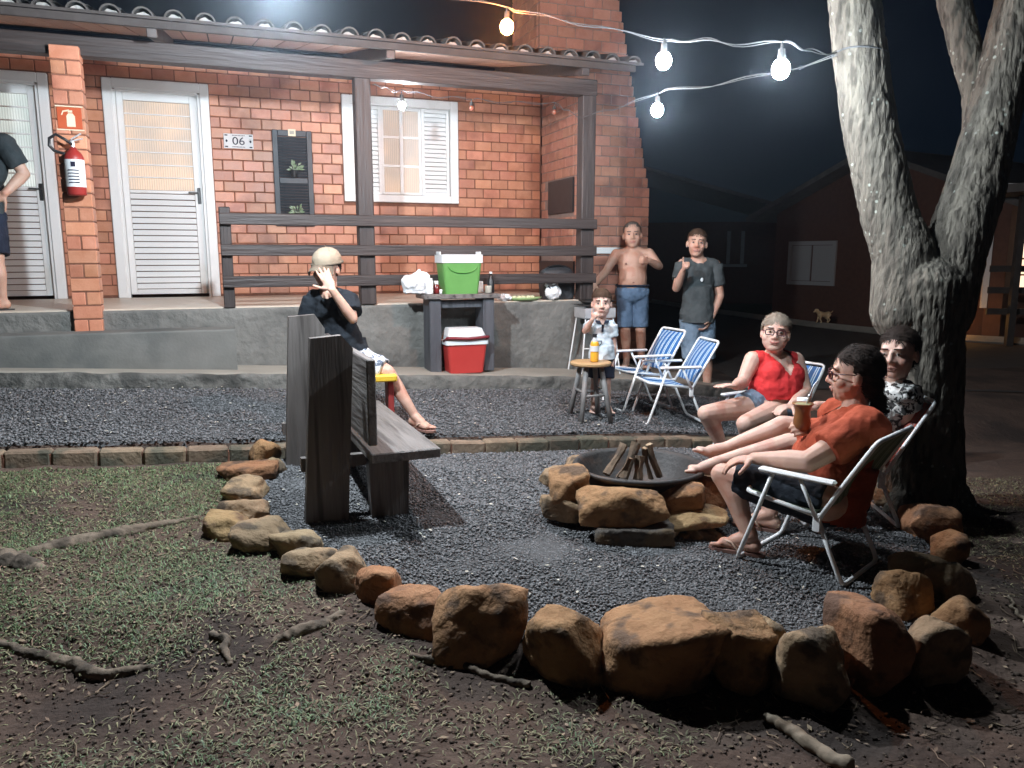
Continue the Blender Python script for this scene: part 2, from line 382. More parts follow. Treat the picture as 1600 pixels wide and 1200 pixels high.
M['rockdark'] = rockmat('dark_rock', (.07, .058, .05), (.12, .10, .085), (.18, .12, .07))
M['rockyel'] = rockmat('yellow_rock', (.30, .185, .08), (.39, .26, .125), (.19, .11, .06))
M['socket'] = pm('black_socket', (.02, .02, .02), (.03, .03, .03), 8, .5)
M['cable'] = pm('grey_cable', (.06, .062, .065), (.085, .088, .09), 8, .7)
M['unlit'] = pm('unlit_bulb', (.30, .10, .06), (.34, .12, .08), 8, .15, coat=.6)
M['porcelain'] = pm('enamel_plate', (.62, .63, .64), (.68, .69, .70), 8, .6, c3=(.5, .5, .5), s3=14, t3=.66)
M['ink'] = pm('dark_ink', (.02, .022, .04), (.025, .025, .045), 8, .95, spec=.05)
M['signred'] = pm('sign_red', (.42, .07, .02), (.46, .09, .03), 8, .4)
M['signwhite'] = pm('sign_cream', (.66, .56, .40), (.72, .62, .46), 8, .4)
M['bag'] = pm('white_plastic_bag', (.72, .73, .75), (.80, .80, .81), 10, .3, .3, 26, sss=.0)
M['bottle'] = pm('clear_plastic', (.50, .52, .52), None, 8, .12)
M['juice'] = pm('orange_juice', (.75, .36, .03), (.80, .42, .05), 8, .25)
M['gourd'] = pm('brown_gourd', (.20, .075, .025), (.28, .11, .04), 12, .35, .1, 40, coat=.3)
M['yerba'] = pm('yerba', (.22, .19, .09), (.30, .26, .13), 60, .9, .5, 90)
M['leafw'] = pm('variegated_leaf', (.50, .56, .46), (.16, .28, .12), 30, .5)
M['leafg'] = pm('grass_leaf', (.075, .12, .05), (.14, .20, .09), 40, .6, island=True, rnd=.45)
M['leafdry'] = pm('dry_grass', (.15, .15, .075), (.26, .23, .135), 40, .75, island=True, rnd=.4)
M['treeleaf'] = pm('tree_leaf', (.05, .09, .03), (.085, .13, .05), 20, .55, island=True, rnd=.3)
M['lens'] = glass('spectacle_lens')
M['specs'] = pm('spectacle_frame', (.05, .012, .018), (.07, .016, .02), 8, .3)
M['sole'] = pm('flip_flop_rubber', (.20, .10, .08), (.26, .14, .11), 10, .7)
M['soledk'] = pm('dark_sandal', (.02, .02, .022), (.03, .03, .03), 10, .7)
M['strap'] = pm('sandal_strap', (.45, .30, .22), (.5, .34, .26), 10, .5)
M['lip'] = pm('lips', (.40, .19, .15), (.44, .21, .17), 20, .4)
M['eye'] = pm('eyeball', (.34, .31, .29), (.38, .35, .33), 8, .2)
M['iris'] = pm('dark_iris', (.02, .014, .010), (.025, .018, .012), 8, .15)
# ------------------------------------------------------------------ the ground
CX, CY, CR = .40, 4.22, 1.78     # the stone ring round the fire pit
# ring: pixel of the centre, width and height in pixels, material, roundness, label
RING = [(412, 708, 44, 44, 'rock', 12, 'small ochre rock at the ring end, next to the brick kerb'), (388, 738, 74, 34, 'rock2', 16, 'flat rust brown rock behind the bench, second from the brick kerb'),
 (424, 728, 34, 32, 'rock3', 9, 'small dull brown rock tucked against the rear bench post'),
 (384, 766, 66, 40, 'rock3', 16, 'brown squared rock behind the bench, third along from the kerb'), (388, 799, 72, 38, 'rock3', 12, 'low brown rock behind the bench with grass beside it'),
 (366, 824, 74, 40, 'rockyel', 18, 'yellowish wedge-shaped rock sticking out into the grass'), (413, 840, 76, 52, 'rock3', 14, 'brown angular rock right of the yellowish wedge rock'),
 (465, 848, 70, 50, 'rock3', 8, 'rounded tan rock nearest the near bench leg'), (484, 880, 72, 50, 'rock3', 14, 'blocky brown rock in front of the rounded tan rock'),
 (533, 896, 78, 66, 'rock3', 16, 'faceted brown rock with a pale flat top'), (590, 913, 74, 62, 'rock2', 10, 'small rust orange rock next to the egg-shaped one'),
 (652, 945, 104, 90, 'rock2', 6, 'smooth egg-shaped orange rock of the ring'), (752, 968, 142, 132, 'rock', 12, 'large ochre rock with dark pits in its top'),
 (880, 1006, 126, 122, 'rock', 13, 'ochre rock with a stepped notch across its top'), (1030, 1020, 186, 140, 'rock', 10, 'biggest pale ochre boulder of the ring'),
 (1158, 1022, 96, 136, 'rock', 14, 'upright ochre rock right of the biggest boulder'), (1188, 1000, 50, 66, 'rock3', 12, 'narrow brown rock wedged behind the upright ochre one'),
 (1268, 1040, 130, 150, 'rock3', 20, 'tall square-topped brown rock with a pale top face'), (1362, 1015, 130, 158, 'rock2', 10, 'rust orange rock with a dark broken side'),
 (1452, 1010, 84, 120, 'rock3', 10, 'dark rock in shade at the outer bend of the ring'), (1418, 928, 88, 80, 'rock', 9, 'rounded ochre rock behind the folding chair leg'),
 (1440, 888, 78, 58, 'rock3', 10, 'dim brown rock between the rounded ochre one and the tree'), (1456, 818, 78, 64, 'rock2', 8, 'rounded reddish rock at the foot of the tree'),
 (1482, 856, 40, 54, 'rock', 14, 'small upright rock leaning by the reddish rock'), (1392, 782, 46, 34, 'rock3', 10, 'small brown rock under the rear chair by the tree'),
 (1484, 908, 62, 66, 'rock3', 9, 'dim rock beyond the brown one on the tree side of the ring'), (1500, 965, 66, 84, 'rock', 9, 'dark upright rock outermost on the shaded bend of the ring')]
_ra = []
for px, py, wp, hp, *_ in RING:
    q = ground(px, py + hp * .42); x, y = q.x, q.y + .10
    _ra.append((math.atan2(y - CY, x - CX) % (2 * math.pi), math.hypot(x - CX, y - CY)))
_ra = [t for t in _ra if t[0] > 2.4 or t[0] < .2] + [(1.0, 1.9), (1.6, 1.9), (2.1, 1.9)]
_ra.sort(); RA = np.array([t[0] for t in _ra]); RR0 = np.array([t[1] for t in _ra])
def ring_r(a):                    # the ring follows its stones
    return np.interp(np.mod(a, 2 * math.pi), RA, RR0, period=2 * math.pi)
def lumps(X, Y, amp=.012, f=2.2):
    return np.array([mn.noise((x * f, y * f, 3.1)) + .5 * mn.noise((x * f * 2.7, y * f * 2.7, 7)) for x, y in zip(X.ravel(), Y.ravel())]).reshape(X.shape) * amp
xs = np.concatenate([np.linspace(-60, -6, 12), np.linspace(-5.6, 3.6, 150), np.linspace(4.2, 12, 22), np.linspace(16, 60, 10)])
ys = np.concatenate([np.linspace(-30, 0, 8), np.linspace(.5, 6.4, 110), np.linspace(6.7, 20, 36), np.linspace(25, 90, 10)])
GX, GY = np.meshgrid(xs, ys, indexing='ij')
GZ = gz(GX, GY) + lumps(GX, GY) * ((GY < 6.4) & (abs(GX) < 6)) * 1.6
s_, w_ = sw(GX, GY)
GZ = np.where((w_ > .42) & (w_ < 1.8) & (s_ < 5), GZ - .02, GZ)
GZ = np.where(np.hypot(GX - CX, GY - CY) < ring_r(np.arctan2(GY - CY, GX - CX)) - .08, gz(GX, GY) - .02, GZ)
o = link('ground', grid_mesh('ground', np.stack([GX, GY, GZ], -1)), M['soil'], smooth=True); tag(o, kind='structure')
# gravel strip between the cement walkway and the brick kerb
ss = np.linspace(-6, 4.6, 120); ww = np.linspace(.46, 1.74, 20)
S_, W_ = np.meshgrid(ss, ww, indexing='ij')
XX = HA[0] + HU[0] * S_ + HN[0] * W_; YY = HA[1] + HU[1] * S_ + HN[1] * W_
ZZ = gz(XX, YY) + lumps(XX, YY, .008, 3)
link('gravel_drive', grid_mesh('gravel_drive', np.stack([XX, YY, ZZ], -1), True), M['gravbase'], smooth=True)['kind'] = 'structure'
# gravel bed inside the stone ring
aa = np.linspace(0, 2 * math.pi, 97); rr = np.linspace(0, 1, 30)
A_, R_ = np.meshgrid(aa, rr, indexing='ij'); RR = (ring_r(A_) + .02) * R_
XX = CX + RR * np.cos(A_); YY = CY + RR * np.sin(A_)
sx, wx = sw(XX, YY); lim = np.maximum(0, 1.86 - wx); XX = XX + HN[0] * lim; YY = YY + HN[1] * lim
ZZ = gz(XX, YY) + .006 + lumps(XX, YY, .01, 3) - .03 * np.clip((R_ - .93) / .07, 0, 1)
link('gravel_bed', grid_mesh('gravel_bed', np.stack([XX, YY, ZZ], -1), True), M['gravbase'], smooth=True)['kind'] = 'structure'
# road beyond the house
P = []
for x0, x1, y in [(2.6, 12, 8.2), (2.6, 9, 10), (2.7, 7.6, 12.5), (2.8, 6.3, 16), (3.0, 5.4, 19), (3, 4.6, 24)]:
    P.append([(x0 + (x1 - x0) * t, y, float(gz(x0 + (x1 - x0) * t, y)) + .012) for t in np.linspace(0, 1, 8)])
link('road', grid_mesh('road', np.array(P), True), M['asphalt'])['kind'] = 'structure'
# ------------------------------------------------------------------ the brick house
house = thing('brick_house', (HA[0], HA[1], 0), TH, 'orange brick guest house with covered porch, white doors and dark wooden beam', 'house')
WD = 1.936          # mortar face of the main wall, behind the porch
FZ = .985           # porch floor
OPEN = [(-2.46, -1.50, .9, 3.10), (-1.05, -.093, .9, 3.092), (1.22, 2.50, 1.985, 3.09)]
mb = MB()
def wallbox(s0, s1, z0, z1): mb.box(((s0 + s1) / 2, WD + .075, (z0 + z1) / 2), (s1 - s0, .15, z1 - z0))
wallbox(-4.0, -2.46, .5, 3.42); wallbox(-2.46, -1.50, 3.10, 3.42); wallbox(-1.50, -1.05, .5, 3.42); wallbox(-1.05, -.093, 3.092, 3.42)
wallbox(-.093, 1.22, .5, 3.42); wallbox(1.22, 2.50, 3.09, 3.42); wallbox(1.22, 2.50, .5, 1.985); wallbox(2.50, 3.51, .5, 3.42)
wall = mb.build('wall', M['mortar'], house)
tag(wall, 'orange facing brick wall behind the porch')
mb = MB().box((-.0, 4.6, 1.7), (8.0, 5.0, 3.2)); mb.build('rear_wall', M['mortar'], house)
PL, PH, JT = .20, .105, .010
def brick_mesh(l=PL - JT, d=.06, h=PH - JT, c=.004):
    return MB().box((0, 0, 0), (l, d, h), None, c).mesh('brick')
BM = brick_mesh(); BM.materials.append(M['brick'])
todo = []
k = 0
while FZ + .02 + k * PH < 3.34:
    z0 = FZ + .02 + k * PH; zc = z0 + PH / 2; s0 = -4.0 + (PL / 2 if k % 2 else 0)
    blk = [(a, b) for a, b, c, d in OPEN if c < zc < d]
    s = s0 - PL
    while s < 3.5:
        iv = [(max(s, -4.0), min(s + PL, 3.505))]
        for a, b in blk:
            nv = []
            for p, q in iv:
                if q <= a or p >= b: nv.append((p, q))
                else:
                    if p < a: nv.append((p, a))
                    if q > b: nv.append((b, q))
            iv = nv
        for p, q in iv:
            if q - p > .035: todo.append((p, q, zc))
        s += PL
    k += 1
def vis(t):
    p, q, z = t; sc = (p + q) / 2
    return -1.75 < sc and z < 3.32
near = sorted(todo, key=lambda t: (not vis(t), (world((t[0] + t[1]) / 2, -WD, t[2]) - Vector((0, 0, CAMZ))).length))
NB = 265
mb = MB()
for i, (p, q, z) in enumerate(near):
    dd = random.uniform(-.003, .003)
    if i < NB:
        o = bpy.data.objects.new('brick', BM); COL.objects.link(o); o.parent = wall
        o.location = ((p + q) / 2, WD + .024 + dd, z); o.scale = ((q - p - JT) / (PL - JT), 1, 1)
        o.rotation_euler = (random.uniform(-.008, .008), random.uniform(-.006, .006), random.uniform(-.008, .008))
    else:
        mb.box(((p + q) / 2, WD + .024 + dd, z), (q - p - JT, .06, PH - JT), None, .004)
mb.build('brick', M['brick_i'], wall)['kind'] = 'stuff'
# chimney and grill block at the right end of the porch
def chr_(z): return 4.41 - max(0, z - 2.09) * .217
def chl(z): return 3.515 if z < 3.3 else 3.09
mb = MB(); bb = MB(); z = .25; k = 0; CD = .95
while z < 4.7:
    zc = z + PH / 2; l, r = chl(zc), chr_(zc); db = 1.93 if zc < 3.3 else 1.75
    mb.box(((l + r) / 2, (CD + .012 + db) / 2, zc), (r - l - .016, db - CD - .012, PH))
    s = l - (PL / 2 if k % 2 else 0)
    while s < r - .02:
        p, q = max(s, l), min(s + PL, r)
        if q - p > .03: bb.box(((p + q) / 2, CD + .03, zc), (q - p - JT, .06, PH - JT), None, .004)
        s += PL
    d = CD + .062 - (PL / 2 if k % 2 else 0)
    if zc > FZ or True:
        while d < db - .02:
            p, q = max(d, CD + .062), min(d + PL, db)
            op = (1.87 < zc < 2.235 and q > 1.0 and p < 1.67) or (zc < 1.36 and q > .95)
            if q - p > .03 and not op: bb.box((l + .028, (p + q) / 2, zc), (.06, q - p - JT, PH - JT), None, .004)
            if q - p > .03: bb.box((r - .03, (p + q) / 2, zc), (.06, q - p - JT, PH - JT), None, .004)
            d += PL
    z += PH; k += 1
ch = mb.build('chimney', M['chim_wall'], house); tag(ch, 'tapering brick chimney of the porch grill')
bb.build('brick', M['brick_dull'], ch)['kind'] = 'stuff'
mb = MB().box((3.506, 1.33, 2.05), (.02, .68, .36)); mb.build('grill_opening', M['black'], ch)
mb = MB().box((3.506, 1.45, 1.165), (.02, 1.0, .36)); mb.build('niche_shade_panel', M['black'], ch)  # flat black sheet stands for the shade inside the niche
MB().box((3.93, CD - .012, 1.458), (.36, .02, .068), None, .004).build('white_board', M['white'], ch)
# platform, step, floor, posts, beam
def rough_face(s0, s1, z0f, z1, d, amp, mat, name, parent, n=160, m=26, back=.4):
    """cement block with an uneven front face; its foot follows the walkway"""
    P = np.zeros((n, m + 2, 3))
    for i, s in enumerate(np.linspace(s0, s1, n)):
        zb = z0f(s) - .04
        for j in range(m):
            z = zb + (z1 - zb) * j / (m - 1)
            e = amp * (mn.noise((s * 3.1, z * 3.7, d)) + .5 * mn.noise((s * 9, z * 10, d + 2)) + .25 * mn.noise((s * 24, z * 26, 5)))
            if j == m - 1: e *= .4; 
            P[i, j] = (s, d + e, z)
        P[i, m] = (s, d + .03, z1 + .001); P[i, m + 1] = (s, d + back, z1 + .001)
    return link(name, grid_mesh(name, P), mat, parent, smooth=False)
rough_face(-6, 3.32, lambda s: float(walk_z(s)), .975, .012, .012, M['concrete_rough'], 'porch_platform', house)
MB().box((3.30, .98, .45), (.05, 1.9, 1.05)).build('platform_end', M['concrete_rough'], house)
MB().box((-1.33, .985, .976), (9.3, 1.87, .02), None, .004).build('porch_floor', M['floor'], house)
rough_face(-6, .02, lambda s: float(walk_z(s)), .83, -.29, .004, M['concrete'], 'step', house, back=.29)
MB().box((.018, -.145, .655), (.01, .28, .345)).build('step_end', M['concrete'], house)
def pillar_build():
    p = MB().box((-1.035, .025, 1.84), (.182, .138, 2.06)).build('pillar', M['mortar'], house)
    z = .815; k = 0
    full = MB().box((0, 0, 0), (.196, .15, PH - JT), None, .005).mesh('brick'); half = MB().box((0, 0, 0), (.094, .15, PH - JT), None, .005).mesh('brick')
    full.materials.append(M['brick']); half.materials.append(M['brick'])
    while z < 2.84:
        for me, dx in ([(full, 0)] if k % 2 else [(half, -.051), (half, .051)]):
            o = bpy.data.objects.new('brick', me); COL.objects.link(o); o.parent = p
            o.location = (-1.035 + dx, .025 + random.uniform(-.003, .003), z + PH / 2); o.rotation_euler = (0, 0, random.uniform(-.012, .012))
        z += PH; k += 1
pillar_build()
for s in (1.128, 3.212):
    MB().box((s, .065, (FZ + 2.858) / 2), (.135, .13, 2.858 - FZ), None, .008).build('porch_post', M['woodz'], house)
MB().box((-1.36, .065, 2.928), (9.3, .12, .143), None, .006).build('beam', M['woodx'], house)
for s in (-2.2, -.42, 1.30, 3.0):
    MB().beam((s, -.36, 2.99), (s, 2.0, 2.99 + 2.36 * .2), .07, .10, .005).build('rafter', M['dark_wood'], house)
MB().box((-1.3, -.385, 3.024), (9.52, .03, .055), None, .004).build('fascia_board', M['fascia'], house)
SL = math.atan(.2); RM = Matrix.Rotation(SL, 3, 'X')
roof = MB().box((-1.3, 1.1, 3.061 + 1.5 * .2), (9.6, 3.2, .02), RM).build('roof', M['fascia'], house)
M['clay'] = pm('clay_underside', (.40, .25, .19), (.50, .33, .26), 6, .8, .2, 40, rnd=.15)
CPM = MB().box((0, 0, 0), (.192, 2.2, .012), None, .002).mesh('ceiling_panel'); CPM.materials.append(M['clay'])
s = -5.9
while s < 3.4:
    o = bpy.data.objects.new('ceiling_panel', CPM); COL.objects.link(o); o.parent = roof; o.location = (s, .76, 3.037 + (.76 + .4) * .2); o.rotation_euler = (SL, 0, 0); s += .205
def tile_mesh(L, n=8, r=.072, t=.012):
    mb = MB(); vs = []; fs = []
    for y, kk in ((0, 1.0), (L, .92)):
        for rr_ in (r * kk, (r - t) * kk):
            for i in range(n + 1):
                a = math.pi * i / n; vs.append((math.cos(a) * rr_ * 1.0, y, math.sin(a) * rr_ * .95))
    n1 = n + 1
    for i in range(n):
        fs += [(i, i + 1, 2 * n1 + i + 1, 2 * n1 + i), (n1 + i + 1, n1 + i, 3 * n1 + i, 3 * n1 + i + 1), (i + 1, i, n1 + i, n1 + i + 1)]
    return mb.add(vs, fs)
TM = tile_mesh(.42).mesh('roof_tile'); TM.materials.append(M['tile'])
s = -6.0; cols = []
while s < 3.5: cols.append(s); s += .205
rows = MB(); mo = MB()
for s in cols:
    o = bpy.data.objects.new('roof_tile', TM); COL.objects.link(o); o.parent = roof
    o.location = (s, -.43 + random.uniform(-.02, .02), 3.054 + random.uniform(-.004, .006)); o.rotation_euler = (SL + random.uniform(-.02, .02), random.uniform(-.05, .05), random.uniform(-.03, .03))
    for j in range(1, 7):
        t = tile_mesh(.44, 6, .074); d = -.43 + j * .37
        rows.add([Vector((s, d, 3.054 + (d + .43) * .2 + .006)) + RM @ Vector(q) for q in t.v], t.f)
    n = 8
    mo.add([(s, -.40, 3.05)] + [(s + math.cos(math.pi * i / n) * .053, -.405 + random.uniform(-.006, .006), 3.053 + math.sin(math.pi * i / n) * random.uniform(.034, .048)) for i in range(n + 1)], [(0, i + 2, i + 1) for i in range(n)])
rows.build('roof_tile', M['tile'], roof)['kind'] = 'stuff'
mo.build('tile_mortar', M['tmortar'], roof)['kind'] = 'stuff'
# doors
M['lit_warm'] = lit_glass('lit_room_warm', (.80, .50, .27), .55, (.52, .36, .23))
M['lit_cool'] = lit_glass('lit_room_cool', (.80, .86, .80), .50, (.55, .66, .62))
M['lit_window'] = lit_glass('lit_bedroom', (.60, .36, .20), .62, (.38, .25, .16))
def door(s0, glassmat, lab):
    d = thing('door', (s0, WD, FZ)); d.parent = house; d['label'] = lab; W_ = .957; H_ = 2.107
    f = MB(); f.box((.043, -.012, H_ / 2), (.086, .05, H_), None, .006); f.box((W_ - .043, -.012, H_ / 2), (.086, .05, H_), None, .006); f.box((W_ / 2, -.012, H_ - .045), (W_ - .172, .05, .09), None, .006)
    f.box((.098, .03, H_ / 2 - .05), (.024, .10, H_ - .1)); f.box((W_ - .098, .03, H_ / 2 - .05), (.024, .10, H_ - .1)); f.box((W_ / 2, .03, H_ - .1), (W_ - .22, .10, .024))
    f.build('frame', M['white'], d)
    l = MB(); x0, x1 = .112, W_ - .112
    l.box((x0 + .028, .05, 1.02), (.056, .035, 1.98), None, .004); l.box((x1 - .038, .05, 1.02), (.076, .035, 1.98), None, .004)
    l.box(((x0 + x1) / 2 - .01, .05, 1.965), (x1 - x0 - .134, .035, .09), None, .004); l.box(((x0 + x1) / 2 - .01, .05, .055), (x1 - x0 - .134, .035, .05), None, .004); l.box(((x0 + x1) / 2 - .01, .05, 1.052), (x1 - x0 - .134, .035, .03), None, .004)
    l.build('leaf', M['white'], d)
    xa, xb = x0 + .058, x1 - .078; n = 7; h = (1.918 - 1.07) / n
    for i in range(n):
        MB().box(((xa + xb) / 2, .056, 1.07 + h * (i + .5)), (xb - xa, .008, h - .002)).build('pane', glassmat, d)
        if i: MB().box(((xa + xb) / 2, .045, 1.07 + h * i), (xb - xa, .02, .013), None, .003).build('glazing_bar', M['white'], d)
    n = 16; h = (1.035 - .082) / n; SM = MB().box((0, 0, 0), (xb - xa, .007, h * .92), Matrix.Rotation(R(-22), 3, 'X'), .002).mesh('slat'); SM.materials.append(M['white'])
    for i in range(n):
        o = bpy.data.objects.new('slat', SM); COL.objects.link(o); o.parent = d; o.location = ((xa + xb) / 2, .045, .082 + h * (i + .5))
    hd = MB(); hd.box((x1 - .036, .026, 1.02), (.032, .012, .16), None, .004); hd.beam((x1 - .036, .012, 1.05), (x1 - .135, .0, 1.05), .016, .016, .004); hd.cyl((x1 - .036, .03, 1.05), (x1 - .036, .004, 1.05), .01)
    hd.build('handle', M['black'], d)
    return d
door(-1.05, M['lit_warm'], 'white slatted door with warm lit ribbed glass, beside the number plate')
door(-2.46, M['lit_cool'], 'white slatted door with pale lit ribbed glass, left of the brick pillar')
# window with louvred shutters
wn = thing('window', (1.22, WD, 1.985)); wn.parent = house; wn['label'] = 'white framed window with lit panes and louvred sliding shutters'
f = MB(); W_, H_ = 1.28, 1.105
for x in (.045, W_ - .045): f.box((x, -.012, H_ / 2), (.09, .05, H_), None, .006)
f.box((W_ / 2, -.012, H_ - .045), (W_ - .18, .05, .09), None, .006); f.box((W_ / 2, -.012, .04), (W_ - .18, .05, .08), None, .006)
f.build('frame', M['white'], wn)
MB().box((W_ / 2, .10, H_ / 2), (W_ - .1, .02, H_ - .1)).build('backing', M['white'], wn)
for lab, xa, xb in (('l', .092, .42), ('r', .872, 1.188)):
    sh = MB(); sh.box((xa + .016, .035, H_ / 2), (.032, .03, H_ - .17), None, .003); sh.box((xb - .016, .035, H_ / 2), (.032, .03, H_ - .17), None, .003)
    sh.box(((xa + xb) / 2, .035, .10), (xb - xa - .064, .03, .036), None, .003); sh.box(((xa + xb) / 2, .035, H_ - .108), (xb - xa - .064, .03, .036), None, .003)
    so = sh.build('shutter', M['white'], wn)
    n = 18; h = (H_ - .126 - .118) / n; SM = MB().box((0, 0, 0), (xb - xa - .066, .007, h * .95), Matrix.Rotation(R(-26), 3, 'X'), .002).mesh('slat'); SM.materials.append(M['white'])
    for i in range(n):
        o = bpy.data.objects.new('slat', SM); COL.objects.link(o); o.parent = so; o.location = ((xa + xb) / 2, .037, .118 + h * (i + .5))
sa = MB(); x0, x1, z0, z1 = .422, .870, .09, H_ - .095
for x in (x0 + .014, x1 - .014): sa.box((x, .05, H_ / 2), (.028, .03, z1 - z0), None, .003)
sa.box(((x0 + x1) / 2, .047, H_ / 2), (.038, .03, z1 - z0), None, .003)
for z in (z0 + .012, z1 - .012): sa.box(((x0 + x1) / 2, .052, z), (x1 - x0 - .056, .026, .024))
for i in (1, 2): sa.box(((x0 + x1) / 2, .0525, z0 + (z1 - z0) * i / 3), (x1 - x0 - .056, .022, .024))
sash = sa.build('sash', M['white'], wn)
for cx in ((x0 + x1) / 2 - .108, (x0 + x1) / 2 + .108):
    for i in range(3): MB().box((cx, .062, z0 + (z1 - z0) * (i + .5) / 3), (.178, .006, (z1 - z0) / 3 - .02)).build('pane', M['lit_window'], sash)
# railing
rl = thing('porch_railing', (HA[0], HA[1], FZ), TH, 'dark stained three-rail wooden railing along the porch edge', 'railing')
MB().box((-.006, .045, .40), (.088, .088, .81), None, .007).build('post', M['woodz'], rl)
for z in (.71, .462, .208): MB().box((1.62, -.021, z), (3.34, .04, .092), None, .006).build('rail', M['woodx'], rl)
# walkway with a broken edge
n = 200; prof = [(-.02, 0), (.1, .002), (.25, .001), (.40, -.002), (.492, -.004), (.508, -.02), (.512, -.05), (.508, -.09), (.516, -.125), (.51, -.18)]
P = np.zeros((n, len(prof), 3))
for i, s in enumerate(np.linspace(-7, 4.9, n)):
    for j, (w, dz) in enumerate(prof):
        e = .03 * mn.noise((s * 1.3, j * .2, 1)) + .02 * mn.noise((s * 6, j * .9, 4)) if j >= 4 else 0
        q = world(s, w + e, float(walk_z(s)) + dz + (.012 * mn.noise((s * 5, j * 1.0, 8)) if j >= 4 else .003 * mn.noise((s * 2, w * 3, 2)))); P[i, j] = q
o = link('walkway', grid_mesh('walkway', P, True), M['walk'], smooth=True); o['kind'] = 'structure'
M['walkedge'] = pm('broken_cement_edge', (.10, .098, .09), (.17, .165, .15), 6, .92, 1.0, 18, c3=(.06, .06, .055), s3=5, t3=.55, bdist=.03); o.data.materials.append(M['walkedge'])
mi = np.zeros((n - 1, len(prof) - 1), np.int32); mi[:, 4:] = 1; o.data.polygons.foreach_set('material_index', mi.ravel())
P = np.zeros((12, 10, 3))
for i, s in enumerate(np.linspace(3.32, 4.9, 12)):
    for j, w in enumerate(np.linspace(-.02, -4.5, 10)): P[i, j] = world(s, w, float(walk_z(s)) + (0 if i < 11 else -.16))
link('side_path', grid_mesh('side_path', P), M['walk'], smooth=True)['kind'] = 'structure'
# brick kerb
kb = link('kerb', MB().mesh('kerb'), None); kb['kind'] = 'structure'; 
M['kerbbrick'] = pm('kerb_brick', (.15, .108, .072), (.23, .165, .11), 8, .9, .8, 34, rnd=.25, c3=(.085, .078, .055), s3=5, t3=.5, coords='World')
kb.location = world(0, 1.79, 0); kb.rotation_euler = (0, 0, TH)
KM = MB().box((0, 0, 0), (.232, .105, .16), None, .012).mesh('brick'); KM.materials.append(M['kerbbrick'])
s = -5.6
P2 = MB()
while s < 3.75:
    z = .245 + float(fall(s)) - .08
    o = bpy.data.objects.new('brick', KM); COL.objects.link(o); o.parent = kb
    o.location = (s, random.uniform(-.008, .008), z + random.uniform(-.006, .006)); o.rotation_euler = (random.uniform(-.04, .04), .06 + random.uniform(-.02, .02), random.uniform(-.03, .03))
    P2.box((s, 0, z - .012), (.24, .08, .14))
    s += .2355
kb.data = P2.mesh('kerb'); kb.data.materials.append(M['mortar'])
def athouse(px, py, d):
    r = ray(px, py); q0 = world(0, -d); n = Vector((HN[0], HN[1], 0))
    t = (n.dot(q0)) / (n.x * r[0] + n.y * r[1]); return Vector((r[0] * t, r[1] * t, CAMZ + r[2] * t))
# ------------------------------------------------------------------ string lights
M['led'] = emit('led_white', (.80, .91, 1.0), LED)
M['led_far'] = emit('led_bright', (.82, .92, 1.0), LED0)
M['warmled'] = emit('warm_lamp', (1.0, .32, .08), WARM)
M['porchled'] = emit('porch_led', (.90, .95, 1.0), PORCH)
def bulb(p, mat, lab, r=.043, drop=.092):
    t = thing('string_bulb', (p.x, p.y, p.z), 0, lab, 'light bulb')
    MB().ell((0, 0, 0), (r, r, r * 1.12), None, 14, 8).build('bulb', mat, t, True)
    mb = MB(); mb.cyl((0, 0, r * .95), (0, 0, drop), .019, .016, 12); mb.cyl((0, 0, drop), (0, 0, drop + .03), .006, .006, 6); mb.build('socket', M['socket'], t)
    return p + Vector((0, 0, drop + .03))
b1 = bulb(at(1037, 95, 4.6), M['led'], 'lit white bulb on the upper cable, second from the tree')
b2 = bulb(at(1220, 108, 3.95), M['led'], 'lit white bulb hanging closest to the tree trunk')
b3 = bulb(at(1027, 172, 5.7), M['led'], 'lit white bulb on the lower cable beside the chimney')
bw = bulb(at(792, 42, 5.3), M['warmled'], 'lit orange bulb hanging before the chimney')
b0 = bulb(at(430, -22, 4.05), M['led_far'], 'lit white bulb above the bench, out past the roof edge', .045)
bp = bulb(athouse(628, 165, .30), M['porchled'], 'lit white bulb under the porch beam before the window', .03)
u1 = bulb(athouse(737, 169, .28), M['unlit'], 'unlit reddish bulb under the porch beam beside the window', .022, .05)
u2 = bulb(athouse(866, 175, .26), M['unlit'], 'unlit reddish bulb under the porch beam by the grill wall', .022, .05)
def cable(name, pts, lab, sag=.05, r=.0032):
    path = []
    for a, b in zip(pts[:-1], pts[1:]):
        L = (b - a).length
        for i in range(14):
            t = i / 14; path.append(a.lerp(b, t) + Vector((.008 * math.sin(t * 9 + L), 0, -sag * L * 4 * t * (1 - t) * .25 + .01 * math.sin(t * 13 + a.x * 5))))
    path.append(pts[-1]); mb = MB().tube(path, r, 6)
    mb.tube([q + Vector((.006 * math.sin(i * .9), .004, .012 * math.cos(i * .55))) for i, q in enumerate(path)], r * .7, 5)
    tag(mb.build(name, M['cable'], None, True), lab, 'cable')
tr = at(1306, 84, 4.30)
cable('light_cable', [tr, b2, b1, bw, b0, Vector((-4.2, 3.9, 3.5))], 'twisted pale cable from the tree past the orange bulb')
cable('light_cable', [tr + Vector((0, 0, -.015)), b3, athouse(905, 182, -.03), u2, u1, bp, athouse(582, 132, .14)], 'cable from the tree to the porch beam with unlit bulbs', .06, .0028)
tie = MB(); c = at(1343, 84, 4.40)
tie.tube([(c.x + .138 * math.cos(a), c.y + .138 * math.sin(a), c.z + .008 * math.sin(2 * a)) for a in np.linspace(0, 2 * math.pi, 20)[:-1]], .005, 6, True)
tag(tie.build('cable_tie', M['cable']), 'loop of cable tied round the left limb of the tree', 'cable')
